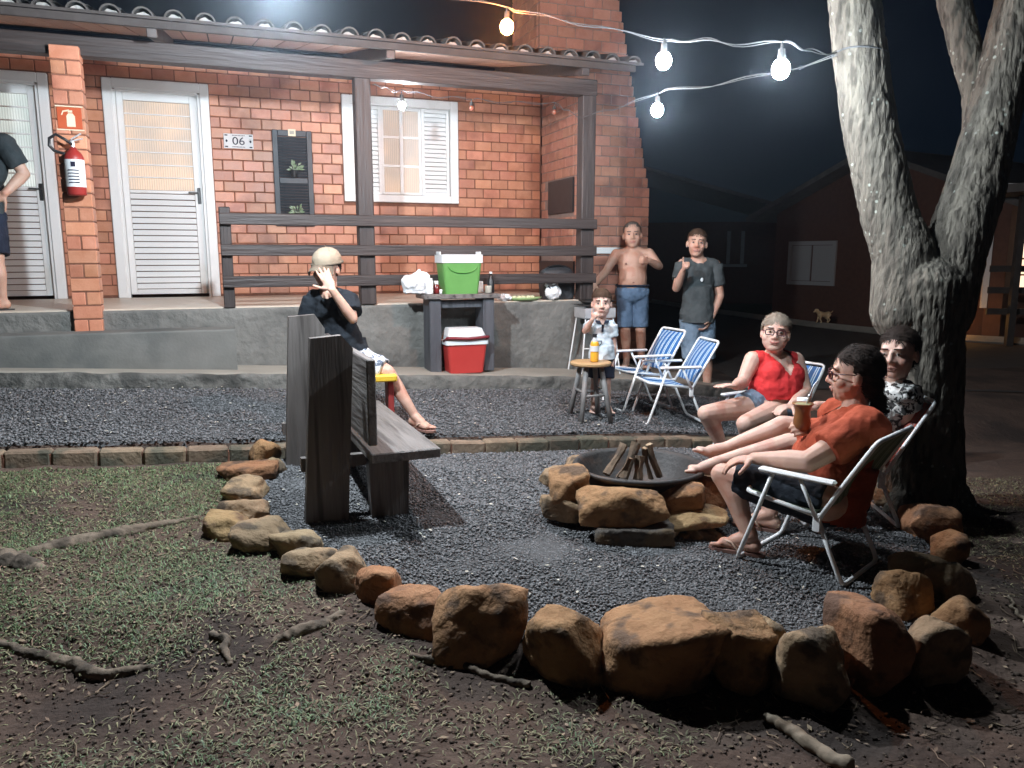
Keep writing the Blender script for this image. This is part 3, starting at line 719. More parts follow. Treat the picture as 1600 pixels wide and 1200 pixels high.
# ------------------------------------------------------------------ tree
tree = thing('tree', (2.36, 4.22, -.02), 0, 'tall forked tree with rough grey bark beside the seated women', 'tree')
TB = Vector((2.36, 4.22, -.02))
def limb(mb, pts):
    for (a, ra), (b, rb) in zip(pts[:-1], pts[1:]): mb.cap(Vector(a) - TB, ra, Vector(b) - TB, rb, 18)
mb = MB()
limb(mb, [((2.36, 4.22, -.15), .25), ((2.335, 4.21, .12), .205), ((2.31, 4.2, .5), .178), ((2.265, 4.2, .95), .188), ((2.24, 4.2, 1.2), .20)])
limb(mb, [((2.15, 4.21, 1.1), .165), (at(1413, 400, 4.26), .15), (at(1390, 340, 4.32), .135), (at(1359, 200, 4.38), .129), (at(1343, 80, 4.40), .126), (at(1334, 0, 4.42), .118), ((1.62, 4.45, 3.6), .09), ((1.4, 4.5, 4.6), .06)])
limb(mb, [((2.34, 4.22, 1.1), .165), ((2.42, 4.26, 1.45), .15), ((2.52, 4.3, 1.75), .14), ((2.62, 4.35, 2.2), .118), ((2.72, 4.4, 2.75), .11), ((2.9, 4.5, 3.8), .085), ((3.0, 4.6, 4.8), .05)])
limb(mb, [((2.60, 4.38, 1.95), .09), ((2.58, 4.46, 2.28), .068), ((2.47, 4.58, 2.8), .075), ((2.3, 4.8, 3.6), .05), ((2.1, 5.0, 4.4), .03)])
for a, L in ((.3, .5), (1.5, .4), (2.6, .55), (3.7, .5), (4.7, .5), (5.6, .4)):
    limb(mb, [((2.35 + .1 * math.cos(a), 4.22 + .1 * math.sin(a), .14), .09), ((2.35 + L * .7 * math.cos(a), 4.22 + L * .7 * math.sin(a), -.07), .04)])
tm = remesh(mb, .0095, 3)
n = len(tm.vertices); co = np.empty(n * 3, np.float32); no = np.empty(n * 3, np.float32)
tm.vertices.foreach_get('co', co); tm.vertices.foreach_get('normal', no); co = co.reshape(-1, 3); no = no.reshape(-1, 3)
dsp = np.empty(n, np.float32)
for i in range(n):
    x, y, z = (float(q) for q in co[i]); th_ = 1.0 + .25 * mn.noise((x * 2, y * 2, z * 2))
    wv = .8 * mn.noise((x * 5, y * 5, z * 7)); a = mn.noise((x * 34 + wv, y * 34 + wv, z * 3.4)); b_ = mn.noise((x * 55, y * 55, z * 14))
    dsp[i] = .0065 * (1 - min(1, abs(a) * 3.6)) * -1 + .005 * b_ + .012 * th_
tm.vertices.foreach_set('co', (co + no * dsp[:, None]).reshape(-1)); tm.update()
M['bark'] = pm('rough_grey_bark', (.085, .074, .059), (.145, .128, .102), 9, .92, .8, 62, stretch=(1, 1, .3), c3=(.055, .047, .037), s3=26, t3=.55, bdist=.02)
def lichen(mat):
    t = mat.node_tree; b = t.nodes['Principled BSDF']; src = b.inputs['Base Color'].links[0].from_socket
    tc = t.nodes.new('ShaderNodeTexCoord'); v = t.nodes.new('ShaderNodeTexVoronoi'); v.inputs['Scale'].default_value = 24; t.links.new(tc.outputs['Object'], v.inputs['Vector'])
    n1 = t.nodes.new('ShaderNodeTexNoise'); n1.inputs['Scale'].default_value = 6; t.links.new(tc.outputs['Object'], n1.inputs['Vector'])
    r = t.nodes.new('ShaderNodeValToRGB'); r.color_ramp.elements[0].position = .16; r.color_ramp.elements[0].color = (1, 1, 1, 1); r.color_ramp.elements[1].position = .24; r.color_ramp.elements[1].color = (0, 0, 0, 1)
    t.links.new(v.outputs['Distance'], r.inputs[0])
    r2 = t.nodes.new('ShaderNodeValToRGB'); r2.color_ramp.elements[0].position = .52; r2.color_ramp.elements[1].position = .60; t.links.new(n1.outputs['Fac'], r2.inputs[0])
    mu = t.nodes.new('ShaderNodeMath'); mu.operation = 'MULTIPLY'; t.links.new(r.outputs[0], mu.inputs[0]); t.links.new(r2.outputs[0], mu.inputs[1])
    mx = t.nodes.new('ShaderNodeMix'); mx.data_type = 'RGBA'; t.links.new(mu.outputs[0], mx.inputs[0]); t.links.new(src, mx.inputs[6]); mx.inputs[7].default_value = (.27, .29, .25, 1); t.links.new(mx.outputs[2], b.inputs['Base Color'])
lichen(M['bark'])
link('trunk', tm, M['bark'], tree, True)
def leaf_cloud(n, cen, rad, size, rng):
    d = rng.normal(size=(n, 3)); d /= np.linalg.norm(d, axis=1)[:, None]; r = rng.random(n) ** .5
    clump = rng.normal(size=(40, 3)); clump /= np.linalg.norm(clump, axis=1)[:, None]; clump *= (rng.random(40) ** .4)[:, None]
    c = clump[rng.integers(0, 40, n)] * np.array(rad) + rng.normal(size=(n, 3)) * .22 + np.array(cen)
    u = rng.normal(size=(n, 3)); u /= np.linalg.norm(u, axis=1)[:, None]; v = np.cross(u, d); v /= np.linalg.norm(v, axis=1)[:, None] + 1e-6
    L = size * (.6 + rng.random(n))[:, None]
    V = np.stack([c - u * L, c + v * L * .4, c + u * L, c - v * L * .4], 1).reshape(-1, 3)
    return V, np.arange(n * 4).reshape(-1, 4)
V, Fc = leaf_cloud(9000, (-.1, .3, 5.1), (1.9, 1.6, .9), .06, RNG)
link('crown', raw_mesh('crown', V, Fc), M['treeleaf'], tree)
# ------------------------------------------------------------------ rocks
def rock_mesh(size, seed, rnd_=12, sub=3, rough=.075):
    rg = random.Random(seed); bm = bmesh.new(); bmesh.ops.create_icosphere(bm, subdivisions=sub, radius=1)
    pl = []
    for i in range(11):
        d = Vector((rg.gauss(0, 1), rg.gauss(0, 1), rg.gauss(0, 1))).normalized(); pl.append((d, rg.uniform(.68, 1.0)))
    pl.append((Vector((0, 0, -1)), .75))
    for a in (Vector((1, 0, 0)), Vector((-1, 0, 0)), Vector((0, 1, 0)), Vector((0, -1, 0)), Vector((0, 0, 1))): pl.append((a, 1.0))
    rnd_ *= 1.35
    for v in bm.verts:
        n = v.co.normalized(); t = 0
        for d, h in pl:
            q = n.dot(d) / h
            if q > 0: t += q ** rnd_
        r = t ** (-1 / rnd_); o = Vector((seed * 1.7, seed * .3, 0))
        r *= 1 + rough * mn.noise(n * 2.3 + o) + rough * .6 * mn.noise(n * 6 + o) + rough * .3 * mn.noise(n * 14 + o)
        v.co = Vector((n.x * r * size[0], n.y * r * size[1], n.z * r * size[2]))
    me = bpy.data.meshes.new('rock'); bm.to_mesh(me); bm.free(); return me
def rock(p, size, seed, mat, lab, rz=0, tilt=(0, 0), group=None, rnd_=12, sub=3, name='boulder'):
    me = rock_mesh(size, seed, rnd_, sub); me.materials.append(mat); o = link(name, me, None, None, True)
    o.location = p; o.rotation_euler = (tilt[0], tilt[1], rz); return tag(o, lab, 'rock', group)
for i, (px, py, wp, hp, mt, rn, lab) in enumerate(RING):
    g = ground(px, py + hp * .42); D_ = g.y + .0; w = wp * D_ / FOC; h = hp * D_ / FOC * .95
    dy = max(.12, min(.34, w * .8)); c = at(px, py, g.y + dy * .35)
    rock((c.x, c.y, c.z - h * .06), (w * (.64 if wp < 82 else .585), dy * .66, h * (.64 if wp < 82 else .60)), 11 + i * 7, M[mt], lab, random.uniform(-.4, .4), (random.uniform(-.15, .15), random.uniform(-.12, .12)), 'rocks of the ring round the fire pit', rn, 4 if wp > 45 else 3)
# ------------------------------------------------------------------ fire pit
bc = Vector((.69, 4.05, 0))
bowl = thing('fire_bowl', (bc.x, bc.y, .06), 0, 'wide black iron fire bowl resting on stones', 'fire bowl')
prof = [(0, .03), (.14, .035), (.22, .07), (.285, .14), (.322, .212), (.335, .228), (.352, .230), (.360, .218), (.352, .202), (.336, .198), (.30, .12), (.23, .045), (.14, .012), (0, .005)]
MB().lathe(prof, n=48).build('bowl', M['iron'], bowl, True)
ash = MB().lathe([(0, .062), (.12, .058), (.21, .068)], n=24); M['ash'] = pm('ash', (.07, .065, .06), (.14, .13, .12), 20, .95, .6, 60); ash.build('ash', M['ash'], bowl, True)
for i, (px, top, bot, r, lab) in enumerate([(956, (975, 695), (948, 742), .026, 'split log leaning in the bowl, leftmost of the standing stack'), (0, (995, 692), (975, 748), .030, 'thick upright log with a pale cut end in the fire bowl'), (0, (1000, 712), (997, 750), .028, 'short split log at the front of the firewood stack'), (0, (1014, 694), (1030, 745), .024, 'split log leaning right against the firewood stack'), (0, (985, 716), (966, 746), .016, 'thin stick between the thick log and the leaning log'), (0, (1006, 700), (1016, 748), .018, 'narrow dark stick behind the short split log')]):
    r *= .82; yb = 4.05 + (.03 if i % 2 else -.04); a = at(bot[0], bot[1], yb - .05 + .03 * i); b = at(top[0], top[1], yb + .04); a.z = max(a.z, .125)
    L = thing('firewood_log', a, 0, lab, 'firewood', 'logs standing in the fire bowl')
    d = b - a; n = 7; q = [(r * random.uniform(.75, 1.15) * math.cos(2 * math.pi * k / n), r * random.uniform(.75, 1.15) * math.sin(2 * math.pi * k / n)) for k in range(n)]
    fm = frame_from(d); mb = MB(); vs = []
    for t in np.linspace(0, 1, 6): vs += [fm @ Vector((x + .004 * math.sin(t * 7 + x * 90), y + .004 * math.cos(t * 5), t * d.length)) for x, y in q]
    mb.add(vs, [(j * n + k, j * n + (k + 1) % n, (j + 1) * n + (k + 1) % n, (j + 1) * n + k) for j in range(5) for k in range(n)]).build('log', M['log'], L)
    MB().add(vs[-n:], [tuple(range(n))]).build('cut_end', M['logend'], L); MB().add(vs[:n], [tuple(range(n - 1, -1, -1))]).build('butt_end', M['logend'], L)
PIT = [(886, 754, 3.86, 54, 62, .22, 'rock', 14, 'upright ochre stone at the left of the fire bowl'), (866, 742, 3.98, 46, 34, .2, 'rock3', 14, 'flat stone leaning behind the upright one by the bowl'),
 (893, 792, 3.82, 84, 46, .2, 'rock3', 10, 'low earthy stone under the upright one by the bowl'), (972, 785, 3.66, 122, 74, .24, 'rock', 18, 'big orange slab stone in front of the fire bowl'),
 (990, 836, 3.60, 112, 44, .2, 'rockdark', 18, 'dark wedge stone at the foot of the orange slab'), (1066, 778, 3.76, 76, 60, .2, 'rock2', 16, 'reddish brown square stone against the bowl front'),
 (1086, 806, 3.72, 92, 36, .24, 'rockyel', 12, 'flat yellowish stone on top of the small blocks'), (1032, 824, 3.68, 60, 34, .18, 'rock3', 14, 'small brown stone filling between slab and flat yellow stone'),
 (1100, 838, 3.68, 50, 40, .16, 'rock3', 20, 'small squared block under the flat yellow stone'), (1066, 842, 3.68, 26, 36, .12, 'rock3', 16, 'thin upright chip of stone beside the squared block'),
 (1114, 770, 3.94, 46, 66, .22, 'rock2', 14, 'rust stone at the right of the bowl by the woman\'s shin')]
for i, (px, py, Y, wp, hp, dp, mt, rn, lab) in enumerate(PIT):
    c = at(px, py + 5, Y); w = wp * Y / FOC; h = hp * Y / FOC
    rock(c, (w * .57, dp * .46, h * .53), 301 + i * 5, M[mt], lab, random.uniform(-.25, .25), (random.uniform(-.1, .1), random.uniform(-.12, .12)), 'stones stacked under the fire bowl', rn * 1.5, 4, 'pit_stone')
for i, (a, lb) in enumerate(((.5, 'stone behind the fire bowl nearest the rust stone'), (1.4, 'stone behind the fire bowl midway along the kerb side'), (2.3, 'stone behind the fire bowl nearest the leaning flat stone'))):
    x, y = bc.x + .42 * math.cos(a), bc.y + .42 * math.sin(a)
    rock((x, y, float(gz(x, y)) + .09), (.13, .11, .12), 401 + i, M['rock3'], lb, a, (0, 0), 'stones stacked under the fire bowl', 13, 3, 'pit_stone')
# ------------------------------------------------------------------ bench
ba = Vector((-.38, .925, 0)).normalized(); bn = thing('plank_bench', (-.385, 3.84, .05), math.atan2(ba.y, ba.x) - math.pi / 2, 'heavy dark plank bench with tall upright back boards', 'bench')
# local: x to the right of the bench axis, y along it
def plank(name, poly, y0, y1): MB().prism(poly, Matrix.Translation((0, (y0 + y1) / 2, 0)) @ Matrix.Rotation(math.pi / 2, 4, 'X'), abs(y1 - y0)).build(name, M['benchz'], bn)
for yy, dz in ((.10, .0), (.98, .07)):
    plank('back_post', [(-.665, -.06), (-.45, -.06), (-.395, .90 + dz * .3), (-.45, .965 + dz * .6), (-.60, .955 + dz * .6)], yy, yy + .06)
    plank('front_leg', [(-.325, -.06), (-.135, -.06), (-.125, .315), (-.335, .315)], yy - .005, yy + .065)
    plank('cross_rail', [(-.66, .275), (-.05, .285), (-.05, .335), (-.66, .345)], yy + .066, yy + .11)
mb = MB().box((-.17, .675, .36), (.36, 1.42, .05), None, .006); mb.build('seat', M['benchy'], bn)
for k, (x0, z0, x1, z1) in enumerate(((-.395, .43, -.415, .86),)):
    MB().beam((-.335, -.03, .64), (-.335, 1.36, .64), .045, .43, .006).build('backrest', M['benchy'], bn)
# ------------------------------------------------------------------ yellow stool under the boy
ys = ground(572, 648); ys = Vector((-.99, 5.30, float(gz(-.99, 5.30))))
yt = thing('wooden_stool', ys, .25, 'yellow topped stool with red leg under the seated boy', 'stool')
MB().box((0, 0, .335), (.34, .36, .045), None, .008).build('seat', M['yellow'], yt)
for dx in (-.13, .13): MB().box((dx, 0, .156), (.04, .26, .312), None, .005).build('leg', M['seatred'], yt)
# ------------------------------------------------------------------ table, coolers, things on the porch edge
tb = athouse(722, 577, -.22); tz = float(walk_z(sw(tb.x, tb.y)[0]))
tc_ = world(1.88, .17, 0); tz = float(walk_z(1.88)); tab = thing('plank_table', (tc_.x, tc_.y, tz), TH, 'narrow dark plank table against the porch platform', 'table')
TBH = .64
MB().box((0, 0, TBH + .02), (.68, .34, .04), None, .006).build('table_top', M['benchy'], tab)
for dx in (-.24, .24): MB().box((dx, -.02, TBH / 2), (.10, .24, TBH), None, .006).build('leg', M['slate'], tab)
MB().box((0, .0, TBH - .05), (.5, .20, .06), None, .004).build('apron', M['slate'], tab)
def tapered(mb, w0, d0, w1, d1, z0, z1, ch=.03, n=4, px=0, py=0):
    def ringp(w, d, z):
        P = []
        for cx, cy, a0 in ((w / 2 - ch, d / 2 - ch, 0), (-w / 2 + ch, d / 2 - ch, 90), (-w / 2 + ch, -d / 2 + ch, 180), (w / 2 - ch, -d / 2 + ch, 270)):
            for i in range(n + 1): a = R(a0 + 90 * i / n); P.append((px + cx + ch * math.cos(a), py + cy + ch * math.sin(a), z))
        return P
    a, b = ringp(w0, d0, z0), ringp(w1, d1, z1); k = len(a)
    mb.add(a + b, [tuple(range(k - 1, -1, -1)), tuple(range(k, 2 * k))] + [(i, (i + 1) % k, k + (i + 1) % k, k + i) for i in range(k)]); return mb
def cooler(p, rz, w, d, h, mat, lab, domed):
    t = thing('cooler', p, rz, lab, 'cooler')
    tapered(MB(), w * .84, d * .84, w, d, 0, h).build('body', mat, t)
    if domed:
        tapered(MB(), w * 1.06, d * 1.08, w * 1.06, d * 1.08, h, h + .035).build('rim', M['whiteplast'], t)
        mb = MB(); tapered(mb, w * .96, d * 1.0, w * .95, d * .98, h + .036, h + .075); lid = tapered(mb, w * .95, d * .98, w * .82, d * .8, h + .076, h + .135, .04).build('lid', M['whiteplast'], t)
        MB().tube([(-w * .52, -d * .2, h + .03), (-w * .50, -d * .56, h + .062), (-w * .42, -d * .585, h + .062), (0, -d * .59, h + .052), (w * .42, -d * .585, h + .062), (w * .50, -d * .56, h + .062), (w * .52, -d * .2, h + .03)], .014, 8).build('handle', M['maroon'], t, True)
    else:
        tapered(MB(), w * 1.05, d * 1.05, w * 1.05, d * 1.05, h, h + .07, .02).build('lid', M['whiteplast'], t)
        for sx in (-1, 1): MB().box((sx * w * .515, 0, h + .08), (.012, d * .5, .03), None, .004).build('lid_catch', M['whiteplast'], t)
        mb = MB().tube([(w * .36 * math.cos(a), -d * .505 + .012 * (-math.sin(a)) * 0, h - .03 + .055 * math.sin(a)) for a in np.linspace(math.pi, 2 * math.pi, 12)], .005, 6); M['gdark'] = pm('green_groove', (.08, .28, .05), None, 5, .5); mb.build('moulded_groove', M['gdark'], t)
    return t
cp = world(1.89, .17); cooler((cp.x, cp.y, tz + TBH + .04), TH, .35, .26, .265, M['greenplast'], 'green cooler with white lid on the plank table', False)
cp = world(1.895, .28); cooler((cp.x, cp.y, float(walk_z(1.895)) + .002), TH, .36, .25, .25, M['redplast'], 'red cooler with white domed lid under the plank table', True)
def bagmesh(w, d, h, seed, knot=True):
    mb = MB(); rg = random.Random(seed)
    mb.ell((0, 0, h * .40), (w / 2, d / 2, h * .42)); mb.ell((w * .18, 0, h * .62), (w * .27, d * .36, h * .33)); mb.ell((-w * .28, 0, h * .45), (w * .22, d * .34, h * .32)); mb.box((0, 0, .012), (w * .8, d * .7, .02))
    if knot: mb.cap((w * .05, 0, h * .8), .035, (w * .1, 0, h * 1.02), .012)
    me = remesh(mb, .009, 2, .035, .05); return me
zt = tz + TBH + .042; q = world(1.51, .18)
o = link('plastic_bag', bagmesh(.27, .2, .20, 3), M['bag'], None, True); o.location = (q.x, q.y, zt + .002); o.rotation_euler = (0, 0, TH); tag(o, 'bulging white plastic bag at the end of the plank table', 'bag')
def jar(p, prof, mat, name, lab, cat, capmat=None, caph=0, capr=0):
    t = thing(name, p, 0, lab, cat); MB().lathe([(0, 0)] + prof + [(0, prof[-1][1])], n=20).build('body', mat, t, True)
    if capmat: MB().lathe([(capr, prof[-1][1] + .001), (capr, prof[-1][1] + caph), (0, prof[-1][1] + caph)], n=16).build('cap', capmat, t)
    return t
def ontab(s, w=.26): q = world(s - .20, w - .03); return (q.x, q.y, zt)
jar(ontab(1.80, .30), [(.031, 0), (.033, .01), (.033, .115), (.026, .128), (.026, .135)], M['whiteplast'], 'drink_can', 'plain white can standing before the plastic bag', 'can')
M['winejar'] = pm('dark_red_jar', (.12, .012, .014), (.16, .02, .02), 8, .2)
jar(ontab(1.875, .24), [(.026, 0), (.028, .01), (.028, .07), (.02, .08)], M['winejar'], 'jar', 'small dark red jar with white cap left of the green cooler', 'jar', M['whiteplast'], .03, .021)
jar(ontab(1.892, .33), [(.012, 0), (.013, .035), (.008, .04)], M['bag'], 'salt_shaker', 'tiny white shaker before the dark red jar', 'shaker')
M['dimglass'] = pm('cloudy_glass', (.36, .35, .30), (.44, .42, .36), 14, .15)
jar(ontab(2.335, .28), [(.026, 0), (.03, .005), (.03, .06), (.028, .065)], M['dimglass'], 'drinking_glass', 'short cloudy glass right of the green cooler', 'glass')
jar(ontab(2.385, .20), [(.030, 0), (.032, .01), (.032, .10), (.012, .135), (.012, .165)], M['black'], 'bottle', 'dark bottle with pale cap at the table end', 'bottle', M['whiteplast'], .018, .014)
o = link('napkin_pack', remesh(MB().box((0, 0, .05), (.05, .03, .10)), .006, 1, .012, .03), M['bag'], None, True); o.location = Vector(ontab(2.30, .16)); tag(o, 'crumpled pale packet tucked behind the green cooler', 'packet')
q = world(2.50, .06); o = link('cloth', remesh(MB().ell((0, 0, .03), (.075, .05, .032)), .007, 1, .04, .03), M['bag'], None, True); o.location = (q.x, q.y, .99 + .05); tag(o, 'crumpled white cloth lying above the green tray', 'cloth')
o.location = world(2.40, -.08, .989)
M['traygreen'] = pm('green_tray', (.20, .33, .12), (.32, .42, .20), 8, .4)
q = world(2.60, -.10); t = thing('serving_tray', (q.x, q.y, .988), TH, 'oval green tray with food on the porch edge', 'tray')
MB().add([Vector((v[0] * 1.75, v[1], v[2])) for v in MB().lathe([(0, .004), (.07, .006), (.10, .03), (.106, .03), (.075, 0), (0, 0)], n=28).v], MB().lathe([(0, .004), (.07, .006), (.10, .03), (.106, .03), (.075, 0), (0, 0)], n=28).f).build('tray', M['traygreen'], t, True)
M['food'] = pm('pale_food', (.52, .50, .28), (.62, .58, .38), 20, .7)
for k in range(5): MB().ell((-.09 + .045 * k, .01 * (-1) ** k, .028), (.026, .03, .018)).build('food', M['food'], t, True)
M['bagblack'] = pm('black_fabric_bag', (.02, .021, .024), (.035, .036, .04), 8, .6, .3, 30)
mb = MB(); tapered(mb, .30, .20, .33, .24, 0, .24, .05); mb.ell((0, 0, .25), (.17, .12, .06))
q = world(2.98, -.20); t = thing('cooler_bag', (q.x, q.y, .988), TH, 'black soft cooler bag on the porch edge by the corner post', 'bag')
link('body', remesh(mb, .01, 3, .012, .08), M['bagblack'], t, True)
MB().tube([(.15 * math.cos(a), -.02, .25 + .07 * math.sin(a)) for a in np.linspace(0, math.pi, 14)], .011, 8).build('handle', M['bagblack'], t, True)
M['bagprint'] = two('printed_bag', (.70, .71, .72), (.03, .03, .035), blotch(16, .60, .6), rough=.35)
mb = MB(); mb.ell((0, 0, .075), (.085, .05, .075)); mb.cap((-.03, 0, .12), .03, (-.105, 0, .21), .008); mb.cap((.02, 0, .13), .03, (.05, 0, .22), .012)
q = world(2.88, -.05); o = link('plastic_bag', remesh(mb, .008, 1, .03, .04), M['bagprint'], None, True); o.location = (q.x, q.y, .987); o.rotation_euler = (0, 0, TH); tag(o, 'small white bag with black print before the black cooler bag', 'bag')
# portable grill
q = world(3.20, .20); gzv = float(walk_z(3.20)); gr = thing('portable_grill', (q.x, q.y, gzv), TH, 'small steel charcoal grill on thin legs behind the child', 'grill')
GH = .53
mb = MB(); mb.box((0, 0, GH), (.30, .22, .012)); 
for sx, sy, sz in ((.15, 0, 0), (-.15, 0, 0)): mb.box((sx, 0, GH + .045), (.01, .22, .09))
for sy in (.115, -.115): mb.box((0, sy, GH + .045), (.31, .01, .09))
mb.build('fire_tray', M['steel'], gr)
gm = MB(); 
for i in range(9): gm.cyl((-.16, -.12 + .03 * i, GH + .115), (.16, -.12 + .03 * i, GH + .115), .004, n=6)
gm.box((0, 0, GH + .118), (.36, .02, .008)); gm.build('grate', M['iron'], gr)
MB().lathe([(0, 0), (.13, .004), (.17, .022), (.175, .022), (.13, -.006), (0, -.008)], (.02, 0, GH + .135), 24).build('pan', M['iron'], gr, True)
for sx in (-1, 1):
    for sy in (-1, 1): MB().cyl((sx * .14, sy * .10, GH), (sx * .20, sy * .15, 0.0), .007, n=8).build('leg', M['whitemetal'], gr)
MB().cyl((-.175, -.126, .25), (.175, -.126, .25), .006, n=6).build('brace', M['whitemetal'], gr)
# ------------------------------------------------------------------ wall fittings
def onwall(name, s, z, lab, cat, off=.012): return thing(name, world(s, -(WD - off), z), TH, lab, cat)
pl = onwall('number_plate', .168, 2.558, 'white enamel number plate reading 06 right of the door', 'number plate')
MB().box((0, -.004, 0), (.285, .008, .145), None, .003).build('plate', M['porcelain'], pl)
o = link('digits', text_mesh('06', .11), M['ink'], pl); o.location = (0, -.0095, -.002); o.rotation_euler = (math.pi / 2, 0, 0); o.scale = (1.15, 1, 1)
dec = MB()
for sx in (-1, 1):
    for sz in (-1, 1): dec.box((sx * .118, -.0092, sz * .056), (.028, .001, .012))
    dec.prism([(-.012, 0), (0, .016), (.012, 0), (0, -.016)], Matrix.Translation((sx * .115, -.0092, 0)) @ Matrix.Rotation(math.pi / 2, 4, 'X'), .001)
for k in range(9): dec.box((-.056 + .014 * k, -.0092, .056), (.009, .001, .008)); dec.box((-.056 + .014 * k, -.0092, -.056), (.009, .001, .008))
dec.build('border_marks', M['ink'], pl)
sg = thing('extinguisher_sign', world(-1.035, .057, 2.40), TH, 'red square sign with white extinguisher symbol on the pillar', 'sign')
MB().box((0, 0, 0), (.16, .004, .155), None, .001).build('board', M['signred'], sg)
MB().prism([(-.028, -.055), (.028, -.055), (.028, .02), (.014, .04), (-.014, .04), (-.028, .02)], Matrix.Translation((.008, -.0035, -.006)) @ Matrix.Rotation(math.pi / 2, 4, 'X'), .001).build('symbol', M['signwhite'], sg)
mb = MB(); mb.box((.006, -.0035, .047), (.03, .001, .016)); mb.beam((.0, -.0035, .055), (-.042, -.0035, .045), .001, .01); mb.beam((-.04, -.0035, .048), (-.05, -.0035, .02), .001, .008); mb.build('symbol_valve', M['signwhite'], sg)
for z in (.0825, -.0825): MB().box((0, 0, z), (.18, .005, .008)).build('edge_strip', M['signwhite'], sg)
ex = thing('fire_extinguisher', world(-1.02, .125, 1.84), TH, 'red fire extinguisher with black hose hung on the brick pillar', 'extinguisher')
MB().lathe([(0, 0), (.058, 0), (.066, .012), (.066, .27), (.055, .30), (.03, .325), (.02, .345), (0, .345)], n=24).build('cylinder', M['red'], ex, True)
MB().lathe([(.0672, .06), (.0672, .255)], n=24).build('label', M['porcelain'], ex, True)
mb = MB()
for k in range(5): mb.box((0, -.0678, .09 + .022 * k), (.07, .001, .007))
mb.box((.0, -.068, .22), (.03, .001, .035)); mb.build('label_print', M['ink'], ex)
mb = MB(); mb.cyl((0, 0, .345), (0, 0, .385), .014); mb.beam((-.02, 0, .385), (.07, 0, .41), .018, .01, .003); mb.beam((-.01, 0, .40), (.06, 0, .445), .018, .01, .003); mb.build('valve', M['steel'], ex)
MB().tube([(0, -.01, .365), (-.05, -.02, .40), (-.10, -.02, .43), (-.145, -.015, .40), (-.15, -.01, .35), (-.12, -.01, .315), (-.07, -.005, .30), (-.03, -.02, .29)], .011, 8).build('hose', M['black'], ex, True)
dsx = onwall('decorative_shutter', .697, 1.712, 'charcoal louvred shutter panel hung on the brick wall with small plants', 'shutter panel', .0)
mb = MB()
for x in (-.172, .172): mb.box((x, -.02, .49), (.055, .036, .98), None, .005)
for z in (.03, .47, .95): mb.box((0, -.02, z), (.289, .034, .06), None, .005)
mb.build('frame', M['grey_shut'], dsx)
SM = MB().box((0, 0, 0), (.288, .007, .03), Matrix.Rotation(R(32), 3, 'X'), .002).mesh('slat'); SM.materials.append(M['grey_shut'])
for k in range(29):
    z = .075 + k * .0295
    if abs(z - .47) > .035 and z < .915:
        o = bpy.data.objects.new('slat', SM); COL.objects.link(o); o.parent = dsx; o.location = (0, -.02, z)
MB().box((.0, -.041, .955), (.075, .004, .07)).build('card', M['signwhite'], dsx); MB().box((.0, -.0445, .957), (.045, .002, .035)).build('card_print', M['dimglass'], dsx)
def sprig(p, n, L, lab, seed):
    rg = random.Random(seed); t = thing('wall_plant', p, TH, lab, 'plant'); 
    MB().lathe([(0, 0), (.03, 0), (.042, .07), (.036, .07), (.03, .06), (0, .06)], (0, -.045, -.085), 14).build('pot', M['black'], t)
    for k in range(n):
        a = rg.uniform(-1.35, 1.35); b = rg.uniform(-.9, .5); d = Vector((math.sin(a), -.5 + rg.uniform(-.3, .2), math.cos(a) + b * .2)).normalized(); l = L * rg.uniform(.5, 1.1)
        m = MB(); base = Vector((0, -.045, -.02)); sd = d.cross(Vector((0, 1, 0))).normalized() * .011
        m.tube([base, base + d * l * .6], .0015, 4)
        c = base + d * l * .75; m.add([c - d * .026, c + sd, c + d * .034 + Vector((0, -.006, -.01)), c - sd], [(0, 1, 2, 3)]); m.build('leaf', M['leafw'], t)
sprig(world(.70, -(WD - .03), 2.30), 15, .12, 'pale leafed plant on the upper half of the charcoal shutter', 2)
sprig(world(.72, -(WD - .03), 1.86), 13, .12, 'pale leafed plant on the lower half of the charcoal shutter', 5)
# ------------------------------------------------------------------ folding chairs
def stripes(a, b, n=30):
    def f(t, tc):
        sp = t.nodes.new('ShaderNodeSeparateXYZ'); t.links.new(tc.outputs['Object'], sp.inputs[0])
        m1 = t.nodes.new('ShaderNodeMath'); m1.operation = 'MULTIPLY'; m1.inputs[1].default_value = 17.0; t.links.new(sp.outputs[0], m1.inputs[0])
        m2 = t.nodes.new('ShaderNodeMath'); m2.operation = 'FRACT'; t.links.new(m1.outputs[0], m2.inputs[0])
        r = t.nodes.new('ShaderNodeValToRGB'); r.color_ramp.interpolation = 'CONSTANT'; e = r.color_ramp.elements; e[0].position = 0; e[0].color = (0, 0, 0, 1); e[1].position = .60; e[1].color = (1, 1, 1, 1)
        x = r.color_ramp.elements.new(.72); x.color = (.1, .1, .1, 1); x = r.color_ramp.elements.new(.86); x.color = (.8, .8, .8, 1); t.links.new(m2.outputs[0], r.inputs[0]); return r.outputs[0]
    return two('striped_fabric', a, b, f, rough=.65)
M['blueweave'] = stripes((.012, .10, .29), (.55, .66, .72)); M['greenweave'] = stripes((.12, .16, .10), (.30, .36, .26)); M['redweave'] = stripes((.28, .05, .03), (.12, .10, .10))
